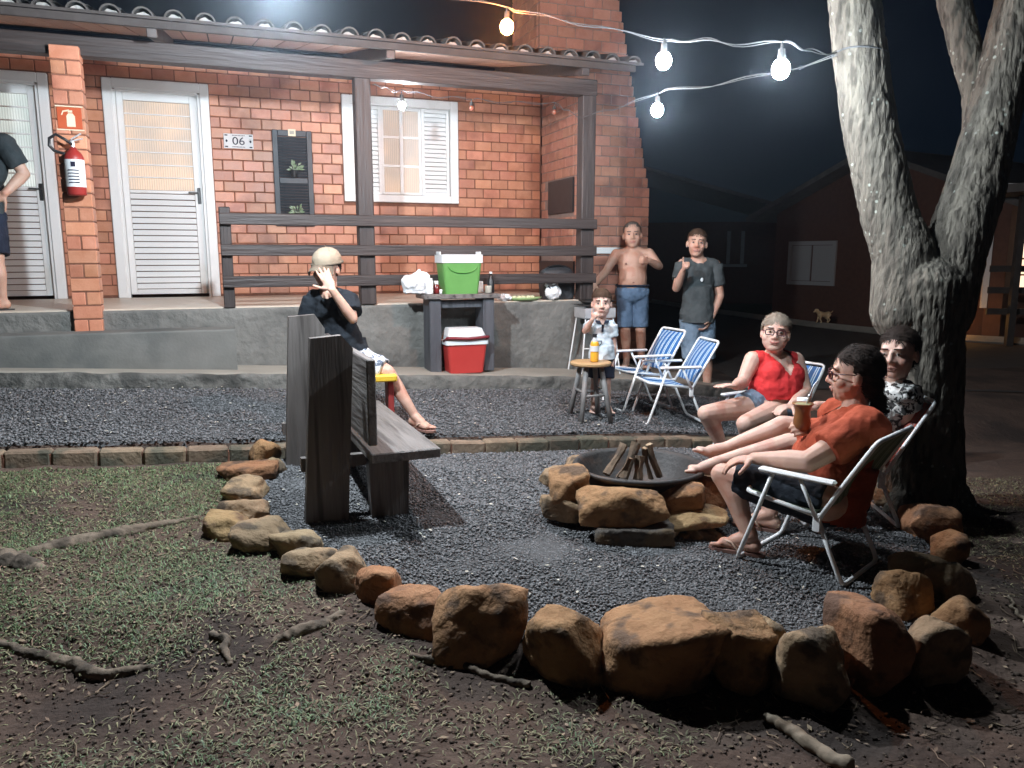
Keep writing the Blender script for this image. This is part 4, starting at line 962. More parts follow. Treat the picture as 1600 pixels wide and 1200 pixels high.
def chair(p, fwd, fab, lab, mat_frame='whitemetal', group=None, wk=1.0, bk=1.0):
    t = thing('folding_chair', p, math.atan2(fwd[1], fwd[0]) - math.pi / 2, lab, 'chair', group); o = -.24; H = .215; F_ = M[mat_frame]; r = .0105
    def q(x, f, z): return (x * wk, f + o, z)
    def U(pts, w):   # mirrored U from a side profile, open at its start
        a = [q(-w, f, z) for f, z in pts]; l = Vector(a[-1]); k = Vector(a[-2]); d = (l - k).normalized() * .03; c = [l - d, l - d * .3 + Vector((.008, 0, 0)), l + Vector((.03, 0, 0))]
        left = a[:-1] + [tuple(v) for v in c]; return left + [(-x, y, z) for x, y, z in left[::-1]]
    MB().tube(U([(.115, .28), (.115 - .135 * bk, .28 + .24 * bk), (.115 - .285 * bk, .28 + .495 * bk)], .232), r, 8).build('back_frame', F_, t, True)
    MB().tube(U([(.10, .292), (.28, .315), (.455, .338)], .226), r, 8).build('seat_frame', F_, t, True)
    MB().tube(U([(.324, .445), (.40, .22), (.474, .011)], .245), r, 8).build('front_leg', F_, t, True)
    MB().tube(U([(.12, .28), (.06, .14), (0, .011)], .218), r, 8).build('rear_leg', F_, t, True)
    for sx in (-1, 1):
        MB().box(q(sx * .247, .215, .458), (.042, .34, .02), None, .008).build('armrest', F_, t)
        MB().tube([q(sx * .247, .20, .45), q(sx * .24, .12, .285)], .009, 8).build('arm_strut', F_, t, True)
        MB().box(q(sx * .236, .118, .268), (.012, .035, .085), None, .004).build('hinge_plate', F_, t)
    def sheet(name, f0, z0, f1, z1, w, sag):
        n = 10; P = np.zeros((n, n, 3)); d = Vector((0, f1 - f0, z1 - z0)).normalized(); nn = Vector((0, -d.z, d.y))
        vs = []; fs = []
        for s_ in (0, -.004):
            for i in range(n):
                for j in range(n):
                    u = -1 + 2 * i / (n - 1); v = j / (n - 1); e = -sag * (1 - u * u) * math.sin(math.pi * v) ** .7
                    vs.append((u * w * wk, f0 + (f1 - f0) * v + o + nn.y * (e + s_ ), z0 + (z1 - z0) * v + nn.z * (e + s_)))
        for k in (0, n * n):
            for i in range(n - 1):
                for j in range(n - 1): a = k + i * n + j; fs.append((a, a + n, a + n + 1, a + 1) if k == 0 else (a, a + 1, a + n + 1, a + n))
        MB().add(vs, fs).build(name, fab, t, True)
    sheet('back_fabric', .085, .33, .115 - .272 * bk, .28 + .472 * bk, .222, .035); sheet('seat_fabric', .14, .30, .44, .338, .216, .035)
    return t
def chair_at(x, y, fwd, fab, lab, **k): return chair((x, y, float(gz(x, y)) + .008), fwd, fab, lab, **k)
f_ = Vector((-.7113, .7029))
chair((1.387 + .1525 - .7113 * .24, 3.062 + .151 + .7029 * .24, .008), f_, M['greenweave'], 'white framed folding chair with dark green back under the woman in orange', bk=.76, wk=.92)
CH1 = chair_at(1.06, 6.4, (-.94, -.342), M['blueweave'], 'blue striped empty folding chair closest to the wooden stool', wk=.8, bk=.75)
CH2 = chair_at(1.25, 6.08, (-.985, -.174), M['blueweave'], 'blue striped empty folding chair closest to the woman in red', wk=.8, bk=.75)
CH3 = chair_at(1.80, 5.44, (-.86, -.5), M['blueweave'], 'blue striped folding chair under the woman in red', bk=.85)
CH4 = chair_at(1.78, 4.02, (-.996, .087), M['redweave'], 'white framed folding chair against the tree under the laughing woman', bk=.8)
# wooden bar stool with bottle
q = ground(924, 662); st = thing('round_stool', (q.x, q.y + .12, float(gz(q.x, q.y + .12))), .3, 'round wooden stool with grey legs and worn pine seat', 'stool'); SH = .455
MB().lathe([(0, SH - .03), (.15, SH - .03), (.16, SH - .02), (.16, SH - .006), (.15, SH), (0, SH)], n=28).build('seat', M['stooltop'], st)
for k in range(4):
    a = math.pi / 4 + k * math.pi / 2; MB().cyl((.085 * math.cos(a), .085 * math.sin(a), SH - .03), (.175 * math.cos(a), .175 * math.sin(a), -.01), .020, .019, 12).build('leg', M['stoolgrey'], st, True)
for k in range(4):
    a = math.pi / 4 + k * math.pi / 2; b = a + math.pi / 2; z = .20 + .03 * (k % 2); rr_ = .085 + .09 * (SH - z) / SH
    MB().cyl((rr_ * math.cos(a), rr_ * math.sin(a), z), (rr_ * math.cos(b), rr_ * math.sin(b), z), .010, n=8).build('stretcher', M['stoolgrey'], st, True)
bt = thing('juice_bottle', (q.x + .025, q.y + .09, st.location.z + SH + .001), 0, 'plastic bottle of orange juice on the round stool', 'bottle')
MB().lathe([(0, .002), (.030, .002), (.033, .01), (.033, .07), (.029, .085), (.033, .10), (.033, .14), (.014, .18), (0, .18)], n=20).build('juice', M['juice'], bt, True)
MB().lathe([(.031, .142), (.0145, .182), (.0145, .20)], n=20).build('bottle', M['bottle'], bt, True)
MB().lathe([(.0362, .082), (.0362, .125)], n=20).build('label', M['porcelain'], bt, True)
MB().lathe([(.0165, .19), (.0165, .215), (0, .215)], n=14).build('cap', M['black'], bt)
# cigarette end standing in the gravel, roots and branches
q = ground(653, 825); tag(MB().cyl((0, 0, -.01), (0, 0, .042), .007, n=10).build('cigarette_end', M['bag']), 'small white filter tip standing in the gravel before the bench', 'cigarette end').location = (q.x, q.y, q.z + .012)
def rootobj(name, px, rads, lab, mat='root', sink=.74, cat='root'):
    pts = [ground(a, b) for a, b in px]; n = 26; path = []; rr_ = []
    for i in range(n):
        t = i / (n - 1) * (len(pts) - 1); k = min(int(t), len(pts) - 2); u = t - k; p = pts[k].lerp(pts[k + 1], u); r = rads[k] * (1 - u) + rads[k + 1] * u
        p = Vector((p.x + .02 * mn.noise((i * .35, 1, pts[0].x)), p.y + .02 * mn.noise((i * .35, 5, pts[0].y)), 0)); p.z = float(gz(p.x, p.y)) + r * (1 - 2 * sink) + .01 + .008 * mn.noise((i * .4, 9, 2)); path.append(p); rr_.append(r * (1 + .25 * mn.noise((i * .6, 3, px[0][0])))) 
    c = path[0].copy(); mb = MB().tube([q - c for q in path], rr_, 12); me = remesh(mb, .006, 1, .005 if mat == 'palewood' else .012, .03); o = link(name, me, M[mat], None, True); o.location = c; return tag(o, lab, cat)
rootobj('tree_root', [(20, 872), (110, 850), (200, 832), (310, 812)], [.03, .045, .04, .015], 'long dark root running out of the grass towards the rocks')
rootobj('tree_root', [(-20, 870), (30, 880), (70, 895)], [.07, .06, .03], 'thick knobbly root stump at the grass edge')
rootobj('tree_root', [(0, 1008), (70, 1030), (150, 1052), (240, 1050)], [.02, .024, .028, .014], 'greyish root half buried in the foreground grass')
rootobj('tree_root', [(425, 1005), (470, 990), (540, 962)], [.014, .034, .022], 'short bark-covered root piece before the egg-shaped rock')
rootobj('tree_root', [(640, 1026), (720, 1040), (830, 1078)], [.012, .016, .012], 'thin root line below the ochre rocks')
rootobj('tree_root', [(330, 990), (352, 1005), (358, 1045)], [.014, .02, .01], 'small twisted root knot in the foreground soil')
rootobj('fallen_branch', [(1195, 1128), (1240, 1158), (1330, 1215)], [.014, .021, .024], 'pale bare branch lying in the dark soil below the big rocks', 'palewood', .2, 'branch')
rootobj('fallen_branch', [(1576, 935), (1585, 960), (1612, 990)], [.006, .008, .007], 'thin curved stick on the dark soil beyond the ring', 'palewood', .2, 'branch')
# ------------------------------------------------------------------ people
def V3(*a): return Vector(a)
def basis(up, fwd):
    U = Vector(up).normalized(); F = Vector(fwd); F = (F - U * F.dot(U)).normalized(); X = F.cross(U).normalized()
    return X, F, U, Matrix((X, F, U)).transposed()       # columns: side, forward, up
def skinmat(name, a, b): return pm(name, a, b, 14, .55, .25, 120, sss=.15, c3=(a[0] * .96, a[1] * .80, a[2] * .76), s3=9, t3=.58, bdist=.003)
M['skin1'] = skinmat('skin_tan', (.47, .28, .205), (.53, .33, .25)); M['skin2'] = skinmat('skin_fair', (.56, .36, .29), (.62, .41, .33)); M['skin3'] = skinmat('skin_warm', (.50, .29, .215), (.56, .34, .26))
M['hairdark'] = pm('dark_hair', (.018, .012, .010), (.034, .023, .018), 30, .7, .7, 60, spec=.12, stretch=(1, 1, .3), bdist=.006); M['hairgrey'] = pm('grey_blond_hair', (.21, .17, .135), (.34, .28, .225), 30, .6, .6, 60, spec=.2, stretch=(1, 1, .3), bdist=.006)
M['hairshort'] = pm('greying_short_hair', (.09, .075, .065), (.15, .13, .115), 60, .8, .6, 120, spec=.1, bdist=.004); M['hairbrown'] = pm('brown_hair', (.06, .036, .024), (.10, .062, .042), 40, .7, .6, 70, spec=.12, bdist=.005)
def fabric(name, a, b, **k): return pm(name, a, b, 7, .88, .85, 13, bdist=.02, spec=.2, c3=tuple(q * .82 for q in a), s3=5, t3=.58, **k)
M['denim'] = fabric('blue_denim', (.075, .125, .20), (.12, .19, .29)); M['denimlt'] = fabric('pale_denim', (.16, .23, .31), (.23, .31, .40)); M['greytee'] = fabric('grey_green_tee', (.055, .066, .07), (.08, .092, .096))
M['greytee2'] = fabric('dark_tee_sleeve', (.035, .045, .05), (.05, .06, .066)); M['blacktee'] = fabric('black_tee', (.012, .015, .02), (.02, .024, .03)); M['redtop'] = fabric('red_top', (.55, .032, .035), (.62, .045, .045)); M['orangetee'] = fabric('rust_tee', (.31, .058, .028), (.37, .075, .036))
M['darkshort'] = fabric('charcoal_shorts', (.018, .022, .03), (.03, .035, .045)); M['kidshirt'] = fabric('pale_school_shirt', (.46, .52, .56), (.54, .59, .63)); M['navy'] = fabric('navy_cloth', (.015, .02, .035), (.025, .03, .05))
M['floral'] = two('floral_shorts', (.50, .52, .55), (.09, .11, .15), blotch(20, .53, 1.2), rough=.85); M['speckle'] = two('patterned_blouse', (.52, .52, .50), (.03, .03, .03), blotch(34, .52, .8), rough=.85); M['cream'] = two('cream_cap', (.27, .215, .155), (.13, .10, .07), blotch(22, .66, 1.5), rough=.8)
def head_prims(mb, hc, X, F, U, B, k, jaw=1.0):
    g = lambda x, f, u: hc + (X * x + F * f + U * u) * k
    mb.ell(g(0, -.012, .022), (.075 * k, .096 * k, .088 * k), B, 18, 12); mb.ell(g(0, .02, -.04), (.065 * k * jaw, .073 * k, .078 * k), B, 16, 10); mb.ell(g(0, .042, -.086), (.040 * k * jaw, .044 * k, .030 * k), B)
    mb.cap(g(0, .086, .012), .009 * k, g(0, .103, -.026), .0125 * k, 8); mb.cap(g(-.014, .094, -.031), .009 * k, g(.014, .094, -.031), .009 * k, 8)
    mb.cap(g(-.036, .071, .027), .013 * k, g(.036, .071, .027), .013 * k, 8)
    for s in (-1, 1):
        mb.ell(g(.036 * s * jaw, .050, -.030), (.030 * k, .032 * k, .030 * k), B); mb.ell(g(.079 * s, -.006, -.014), (.010 * k, .019 * k, .030 * k), B)
    mb.cap(g(-.016, .084, -.060), .009 * k, g(.016, .084, -.060), .009 * k, 8)
    return g
def hand_prims(mb, w, d, pn, k, side, curl=.35, thumb=None, spread=0.0):
    """w wrist, d hand direction, pn palm normal, side +1/-1 where the thumb leaves the palm"""
    d = Vector(d).normalized(); pn = Vector(pn); pn = (pn - d * pn.dot(d)).normalized(); lat = d.cross(pn) * side
    B = Matrix((lat, pn, d)).transposed(); c = w + d * .048 * k; mb.ell(c, (.041 * k, .018 * k, .055 * k), B, 12, 8)
    for i, (off, ln) in enumerate(((.030, .93), (.010, 1.0), (-.011, .95), (-.030, .76))):
        b = w + d * (.086 - .004 * abs(i - 1)) * k + lat * off * k; a = 0; q = b; dirn = (d + lat * off * spread * 12).normalized()
        for L, r0, r1, cu in ((.040, .0098, .009, curl), (.026, .009, .0082, curl * 1.2), (.022, .0082, .007, curl * .9)):
            a += cu; nd = (dirn * math.cos(a) + pn * math.sin(a)); e = q + nd * L * ln * k; mb.cap(q, r0 * k, e, r1 * k, 8); q = e
    t0 = w + d * .026 * k + lat * .032 * k; td = Vector(thumb).normalized() if thumb is not None else (d * .65 + lat * .62 + pn * .3).normalized()
    t1 = t0 + (td * .7 + lat * .3).normalized() * .036 * k; t2 = t1 + td * .030 * k; t3 = t2 + td * .027 * k
    mb.cap(t0, .015 * k, t1, .012 * k, 8); mb.cap(t1, .0115 * k, t2, .0105 * k, 8); mb.cap(t2, .0105 * k, t3, .009 * k, 8)
def foot_prims(mb, a, d, k, up=(0, 0, 1)):
    d = Vector(d).normalized(); U = Vector(up); U = (U - d * U.dot(d)).normalized(); L = U.cross(d)
    g = lambda f, l, u: a + (d * f + L * l + U * u) * k
    mb.ell(g(-.022, 0, -.045), (.032 * k, .036 * k, .036 * k)); mb.cap(a, .036 * k, g(.075, 0, -.042), .034 * k); mb.cap(g(-.01, 0, -.05), .032 * k, g(.13, .008, -.058), .024 * k); mb.cap(g(.06, -.012, -.055), .026 * k, g(.135, -.022, -.06), .02 * k)
    for i in range(5): l = .034 - .0165 * i; mb.cap(g(.14 - .006 * i, l, -.062), .0125 * k if i == 0 else .009 * k, g(.178 - .011 * i, l * 1.05, -.066), .0115 * k if i == 0 else .008 * k, 8)
def sandal(parent, a, d, k, mat, base, up=(0, 0, 1)):
    d = Vector(d).normalized(); U = Vector(up); U = (U - d * U.dot(d)).normalized(); L = U.cross(d); g = lambda f, l, u: a + (d * f + L * l + U * u) * k - base
    pts = [(-.065, .02), (-.075, 0), (-.065, -.025), (0, -.036), (.09, -.047), (.16, -.045), (.195, -.01), (.195, .025), (.16, .046), (.09, .04), (0, .032)]; n = len(pts); mb = MB()
    mb.add([g(f, l, -.096) for f, l in pts] + [g(f, l, -.080) for f, l in pts], [tuple(range(n)), tuple(range(2 * n - 1, n - 1, -1))] + [(i, n + i, n + (i + 1) % n, (i + 1) % n) for i in range(n)])
    s = mb.build('sandal', mat, parent); st = MB(); st.tube([g(.04, .048, -.082), g(.08, .036, -.038), g(.13, .014, -.040), g(.15, .012, -.078)], .006 * k, 6); st.tube([g(.04, -.052, -.082), g(.08, -.038, -.042), g(.13, .006, -.042), g(.15, .012, -.078)], .006 * k, 6)
    st.build('strap', M['strap'], s, True)
def lerp(a, b, t): return Vector(a).lerp(Vector(b), t)
def arm_prims(mb, s, e, w, k, r=1.0, sk=0.0):
    mb.cap(s, .056 * k * r + sk, lerp(s, e, .45), .050 * k * r + sk); mb.cap(lerp(s, e, .4), .050 * k * r + sk, e, .041 * k * r + sk); mb.cap(e, .041 * k * r + sk, lerp(e, w, .3), .044 * k * r + sk); mb.cap(lerp(e, w, .3), .044 * k * r + sk, w, .028 * k + sk)
def leg_prims(mb, h, kn, an, k, r=1.0, back=Vector((0, 0, 0))):
    mb.cap(h, .092 * k * r, lerp(h, kn, .5), .076 * k * r); mb.cap(lerp(h, kn, .5), .076 * k * r, kn, .056 * k * r)
    c = lerp(kn, an, .32) + back * .02 * k; mb.cap(kn, .054 * k * r, c, .056 * k * r); mb.cap(c, .056 * k * r, lerp(kn, an, .7), .042 * k * r); mb.cap(lerp(kn, an, .7), .042 * k * r, an, .034 * k * r)
def torso_frame(J):
    ms = (J['sl'] + J['sr']) / 2; mh = (J['hl'] + J['hr']) / 2; U = (ms - mh).normalized(); X = (J['sr'] - J['sl']); X = (X - U * X.dot(U)).normalized(); F = U.cross(X)
    return ms, mh, X, F, U, Matrix((X, F, U)).transposed()
def torso_prims(mb, J, k, w, infl=0.0, bust=0.0, belly=1.0, low=True):
    ms, mh, X, F, U, B = torso_frame(J); L = (ms - mh).length; sh = (J['sr'] - J['sl']).length / 2
    if F.dot(J['fwd']) < 0: F = -F
    if low: mb.ell(mh + U * .03 * k, (.165 * k * w + infl, .118 * k * w + infl, .125 * k + infl), B, 18, 12)
    mb.ell(mh + U * L * .36 + F * .018 * k * belly, (.148 * k * w + infl, .112 * k * w * belly + infl, .19 * k + infl), B, 18, 12)
    mb.ell(mh + U * L * .70, (sh * .90 + infl, .108 * k * w + infl, .185 * k + infl), B, 18, 12)
    mb.cap(lerp(J['sl'], ms, .12), .052 * k + infl, lerp(J['sr'], ms, .12), .052 * k + infl); mb.cap(ms - U * .02, .08 * k + infl, ms + U * .04 * k, .06 * k + infl * .4); mb.cap(lerp(J['sl'], ms, .45) + U * .005 * k, .05 * k + infl, ms + U * .045 * k, .05 * k + infl * .4); mb.cap(lerp(J['sr'], ms, .45) + U * .005 * k, .05 * k + infl, ms + U * .045 * k, .05 * k + infl * .4)
    if bust:
        for s in (-1, 1): mb.ell(mh + U * L * .66 + X * s * .075 * k + F * .085 * k * w, (.074 * k * bust + infl, .062 * k * bust + infl, .072 * k * bust + infl), B)
def person(lab, J, k=1.0, w=1.0, skin='skin1', voxel=.007, bust=0, belly=1.0, armr=1.0, legr=1.0, jaw=1.0, hfwd=None, hup=(0, 0, 1), hands=(), feet=(), brows='hairdark', eyes=True, lips=True, base=None):
    base = Vector(base) if base is not None else Vector(((J['al'].x + J['ar'].x) / 2, (J['al'].y + J['ar'].y) / 2, min(J['al'].z, J['ar'].z) - .085 * k))
    root = thing('person', base, 0, lab, 'person'); mb = MB()
    torso_prims(mb, J, k, w, 0, bust, belly)
    X, F, U, B = basis(hup, hfwd if hfwd is not None else J['fwd']); g = head_prims(mb, J['head'], X, F, U, B, J.get('hk', k), jaw); hk = J.get('hk', k)
    ms = (J['sl'] + J['sr']) / 2; mb.cap(ms, .056 * k * max(1, w * .9), J['head'] - U * .05 * hk - F * .015 * hk, .052 * hk)
    for s in 'lr':
        arm_prims(mb, J['s' + s], J['e' + s], J['w' + s], k, armr); leg_prims(mb, J['h' + s], J['k' + s], J['a' + s], k, legr, -J['fwd'])
    for h in hands: hand_prims(mb, **h)
    for a, d, *u in feet: foot_prims(mb, a, d, k, *(u or ((0, 0, 1),)))
    mb.v = [tuple(Vector(v) - base) for v in mb.v]
    link('body', remesh(mb, voxel, 2), M[skin], root, True)
    def sub(mb2, name, mat, sm=True):
        mb2.v = [tuple(Vector(v) - base) for v in mb2.v]; return mb2.build(name, mat, root, sm)
    if eyes:
        for s in (-1, 1):
            c = g(.031 * s, .0785, .004); m1 = MB().ell(c, (.0118 * hk, .0085 * hk, .0056 * hk), B, 10, 6); e = sub(m1, 'eye', M['eye'])
            m2 = MB().ell(g(.031 * s, .0845, .004), (.0062 * hk, .005 * hk, .0062 * hk), B, 8, 6); m2.v = [tuple(Vector(v) - base) for v in m2.v]; m2.build('iris', M['iris'], e, True)
            sub(MB().cap(g(.016 * s, .090, .028), .0036 * hk, g(.047 * s, .081, .0285), .0028 * hk, 8), 'eyebrow', M[brows])
    if lips:
        m = MB().cap(g(-.022, .086, -.0585), .0045 * hk, g(0, .0945, -.0555), .0058 * hk, 8); m.cap(g(.022, .086, -.0585), .0045 * hk, g(0, .0945, -.0555), .0058 * hk, 8); m.cap(g(-.015, .088, -.066), .0055 * hk, g(.015, .088, -.066), .0055 * hk, 8); sub(m, 'lips', M['lip'])
    return root, base, g, (X, F, U, B), sub
def wear(root, base, mb, name, mat, voxel=.008, smooth=3, disp=.012, dsize=.05, cuts=None):
    mb.v = [tuple(Vector(v) - base) for v in mb.v]; me = remesh(mb, voxel, smooth, disp, dsize)
    if cuts: cut(me, lambda c: cuts(c + np.array(base, np.float32)))
    return link(name, me, M[mat], root, True)
def strands(ho, base, F, U, hc, mat, n=1500, L=(.02, .05), down=.5, seed=1):
    """fine locks combed over the hair mass"""
    rg = np.random.default_rng(seed); me = ho.data; m = len(me.vertices); co = np.empty(m * 3, np.float32); no = np.empty(m * 3, np.float32); me.vertices.foreach_get('co', co); me.vertices.foreach_get('normal', no)
    co = co.reshape(-1, 3); no = no.reshape(-1, 3); k = rg.integers(0, m, n); p = co[k] + rg.normal(size=(n, 3)) * .002; nn = no[k]
    q = p + np.array(base) - np.array(hc); f = -np.array(F) * .9 - np.array(U) * down + rg.normal(size=(n, 3)) * .16; f = f - nn * (f * nn).sum(1)[:, None]; f /= np.linalg.norm(f, axis=1)[:, None] + 1e-6
    sd = np.cross(f, nn); ln = rg.uniform(*L, n)[:, None]; n_off = rg.uniform(0, .005, n)[:, None]; p = p + nn * n_off; wd = rg.uniform(.0008, .0022, n)[:, None]; V = []
    for t in (0, .33, .67, 1.0):
        c = p + f * ln * t - nn * ((ln * t) ** 2 / .2 - .0022 * math.sin(math.pi * min(1, t + .15))) ; w = wd * (1 - .7 * t); V += [c - sd * w, c + sd * w]
    V = np.stack(V, 1).reshape(-1, 3); b = np.arange(n)[:, None] * 8; Fc = np.concatenate([b + np.array([[2 * i, 2 * i + 1, 2 * i + 3, 2 * i + 2]]) for i in range(3)])
    o = link('hair_strands', raw_mesh('hair_strands', V, Fc), mat, ho); o['kind'] = 'stuff'
def below(p, n): p = np.array(p); n = np.array(n); return lambda c: (c - p) @ n < 0
def flat(mb, p0, r0, p1, r1, n=16): mb.cyl(p0, p1, r0, r1, n); return mb
def hair_cut(g, F, U, hc, fmax, umin):
    """clears hair from the face"""
    hcn, Fn, Un = np.array(hc), np.array(F), np.array(U)
    def f(c): q = c - hcn; return ((q @ Fn) > fmax) & ((q @ Un) < umin)
    return f
# ---- 1 shirtless man at the grill
Y = 8.15
def A_(px, py, dy=0.0): return at(px, py, Y + dy)
J = dict(head=A_(988, 367), hk=1.18, sl=A_(963, 397), sr=A_(1014, 396), hl=A_(976, 456), hr=A_(1000, 456), el=A_(947, 424, -.06), wl=A_(930, 444, -.22), er=A_(1030, 416, -.1), wr=A_(1013, 407, -.28), kl=A_(977, 516, -.03), kr=A_(1001, 516, -.03), al=A_(979, 562), ar=A_(1002, 562), fwd=V3(-.15, -1, 0))
rt, bs, g, (X, F, U, B), sub = person('shirtless man in denim shorts giving a thumbs up beside the grill', J, 1.0, 1.02, 'skin1', .0085, belly=1.12, hfwd=(-.12, -1, -.05), hup=(-.04, 0, 1),
    hands=[dict(w=J['wl'], d=(-.55, -.5, -.65), pn=(0, .3, -1), k=.95, side=1, curl=.4), dict(w=J['wr'], d=(-.75, -.65, .1), pn=(-.3, .9, -.1), k=1.0, side=1, curl=1.35, thumb=(-.05, -.1, 1))], feet=[(J['al'], (-.25, -1, 0)), (J['ar'], (.2, -1, 0))], brows='hairshort')
mb = MB().ell(g(0, -.022, .034), (.0945, .1135, .098), B); _h = wear(rt, bs, mb, 'hair', 'hairshort', .007, 2, .004, .02, hair_cut(g, F, U, J['head'], .015, .075))
strands(_h, bs, F, U, J['head'], M['hairshort'], 2400, (.008, .014), .4, 1)
mb = MB(); torso = torso_frame(J); mh = torso[1]; ms_ = torso[0]; mb.ell(mh + V3(0, 0, -.01), (.185, .145, .125), torso[5])
for s in 'lr': flat(mb, J['h' + s] + V3(0, 0, .02), .092, lerp(J['h' + s], J['k' + s], .92), .082)
mb.cap(J['hl'], .1, J['hr'], .1); wear(rt, bs, mb, 'shorts', 'denim', .009, 3, .014, .06, lambda c: c[:, 2] > mh.z + .075)
sub(MB().tube([mh + V3(.168 * math.cos(a), .128 * math.sin(a) - .004, .066) for a in np.linspace(0, 2 * math.pi, 24)[:-1]], .014, 6, True), 'belt', M['navy'])
for s, d in (('al', (-.25, -1, 0)), ('ar', (.2, -1, 0))): sandal(rt, J[s], d, 1.0, M['soledk'], bs)
M['areola'] = pm('areola', (.26, .12, .09), None, 8, .6)
for dx in (-.085, .085): sub(MB().ell(mh + (ms_ - mh) * .74 + V3(dx, -.102, 0), (.012, .012, .010)), 'nipple', M['areola'])
sub(MB().ell(mh + (ms_ - mh) * .26 + V3(-.01, -.139, 0), (.012, .012, .007)), 'navel', M['areola'])
# ---- 2 man in grey T-shirt
Y = 7.5
J = dict(head=A_(1089, 380), hk=1.16, sl=A_(1067, 413), sr=A_(1117, 414, .05), hl=A_(1077, 495), hr=A_(1101, 495), el=A_(1057, 450, -.08), wl=A_(1067, 424, -.25), er=A_(1125, 462, .04), wr=A_(1110, 500, -.08), kl=A_(1080, 560, -.05), kr=A_(1104, 560, .02), al=A_(1084, 614, .0), ar=A_(1105, 611, .05), fwd=V3(-.35, -1, 0))
rt, bs, g, (X, F, U, B), sub = person('man in grey T-shirt giving a thumbs up behind the blue chairs', J, 1.0, .98, 'skin3', .008, hfwd=(-.22, -1, -.05), hup=(.06, 0, 1), jaw=.95,
    hands=[dict(w=J['wl'], d=(.05, -.55, .7), pn=(1, -.2, 0), k=1.0, side=1, curl=1.4, thumb=(-.1, -.1, 1)), dict(w=J['wr'], d=(-.45, -.2, -.85), pn=(-.7, .2, .2), k=1.0, side=-1, curl=.5)], feet=[(J['al'], (-.5, -1, 0)), (J['ar'], (.25, -1, 0))], brows='hairbrown')
mb = MB().ell(g(0, -.02, .036), (.0935, .114, .0975), B); _h = wear(rt, bs, mb, 'hair', 'hairbrown', .007, 2, .006, .02, hair_cut(g, F, U, J['head'], .02, .062))
strands(_h, bs, F, U, J['head'], M['hairbrown'], 3000, (.012, .024), .5, 2)
mb = MB(); torso_prims(mb, J, 1.0, .98, .014); ms, mh, *_ = torso_frame(J); mb.cap(ms, .075, ms + V3(0, 0, .02), .07)
for s in 'lr': flat(mb, J['s' + s], .075, lerp(J['s' + s], J['e' + s], .68), .068)
mb.cyl(mh + V3(0, 0, .30), mh + V3(0, 0, -.07), .135, .172, 20)
nz = ms.z + .075
wear(rt, bs, mb, 'tshirt', 'greytee', .0085, 3, .016, .07, lambda c: (c[:, 2] < mh.z - .05) | (((c - np.array(ms + V3(-.01, -.06, .10))) ** 2).sum(1) < .085 ** 2))
q = mh + (ms - mh) * .72 + F * .135 + X * -.03; sub(MB().ell(q, (.014, .006, .02)), 'chest_badge', M['porcelain'])
mb = MB(); mb.ell(mh + V3(0, 0, -.02), (.18, .135, .12))
for s in 'lr': flat(mb, J['h' + s] + V3(0, 0, .03), .105, lerp(J['h' + s], J['k' + s], 1.0), .088)
mb.cap(J['hl'], .1, J['hr'], .1); wear(rt, bs, mb, 'shorts', 'denimlt', .009, 3, .016, .06, lambda c: c[:, 2] > mh.z - .02)
for s, d in (('al', (-.5, -1, 0)), ('ar', (.25, -1, 0))): sandal(rt, J[s], d, 1.0, M['soledk'], bs)
# ---- 3 child
Y = 6.10; ck = .60
J = dict(head=A_(940, 474), hk=.95, sl=A_(925, 508), sr=A_(955, 508), hl=A_(933, 562), hr=A_(948, 562), el=A_(914, 517, -.06), wl=A_(926, 499, -.16), er=A_(959, 537), wr=A_(958, 562, -.03), kl=A_(930, 598, -.03), kr=A_(948, 598, -.03), al=A_(927, 634), ar=A_(950, 634), fwd=V3(-.05, -1, 0))
rt, bs, g, (X, F, U, B), sub = person('small boy in pale school shirt with a hand raised to his face', J, ck, .95, 'skin2', .006, hfwd=(-.1, -1, -.05), jaw=1.05,
    hands=[dict(w=J['wl'], d=(.35, -.5, .75), pn=(.5, .6, -.1), k=.62, side=1, curl=1.2, thumb=(.1, -.2, 1)), dict(w=J['wr'], d=(0, -.1, -1), pn=(-1, 0, 0), k=.6, side=-1, curl=.35)], feet=[(J['al'], (-.2, -1, 0)), (J['ar'], (.2, -1, 0))])
mb = MB().ell(g(0, -.018, .036), (.081 * .95, .10 * .95, .088 * .95), B); _h = wear(rt, bs, mb, 'hair', 'hairbrown', .006, 2, .006, .02, hair_cut(g, F, U, J['head'], .02, .05))
strands(_h, bs, F, U, J['head'], M['hairbrown'], 3000, (.012, .024), .5, 3)
mb = MB(); torso_prims(mb, J, ck, .95, .012); ms, mh, *_ = torso_frame(J)
for s in 'lr': flat(mb, J['s' + s], .052, lerp(J['s' + s], J['e' + s], .62), .050)
mb.cyl(mh + V3(0, 0, .12), mh + V3(0, 0, .0), .098, .112, 18)
wear(rt, bs, mb, 'polo_shirt', 'kidshirt', .006, 3, .012, .05, lambda c: (c[:, 2] < mh.z + .012) | (((c - np.array(ms + V3(0, -.05, .06))) ** 2).sum(1) < .05 ** 2))
mb = MB(); q = ms + V3(0, -.052, .012)
for s in (-1, 1): mb.add([q + V3(s * .008, -.018, .0), q + V3(s * .052, .0, .012), q + V3(s * .056, .02, .03), q + V3(s * .02, .005, .03)], [(0, 1, 2, 3), (3, 2, 1, 0)])
mb.box(q + V3(0, -.026, -.03), (.016, .006, .06)); sub(mb, 'collar', M['navy'], False)
q = mh + (ms - mh) * .52 + V3(-.028, -.094, 0); sub(MB().prism([(-.017, .02), (.017, .02), (.017, -.005), (0, -.022), (-.017, -.005)], Matrix.Translation(q) @ Matrix.Rotation(math.pi / 2, 4, 'X'), .006), 'school_crest', M['navy'], False)
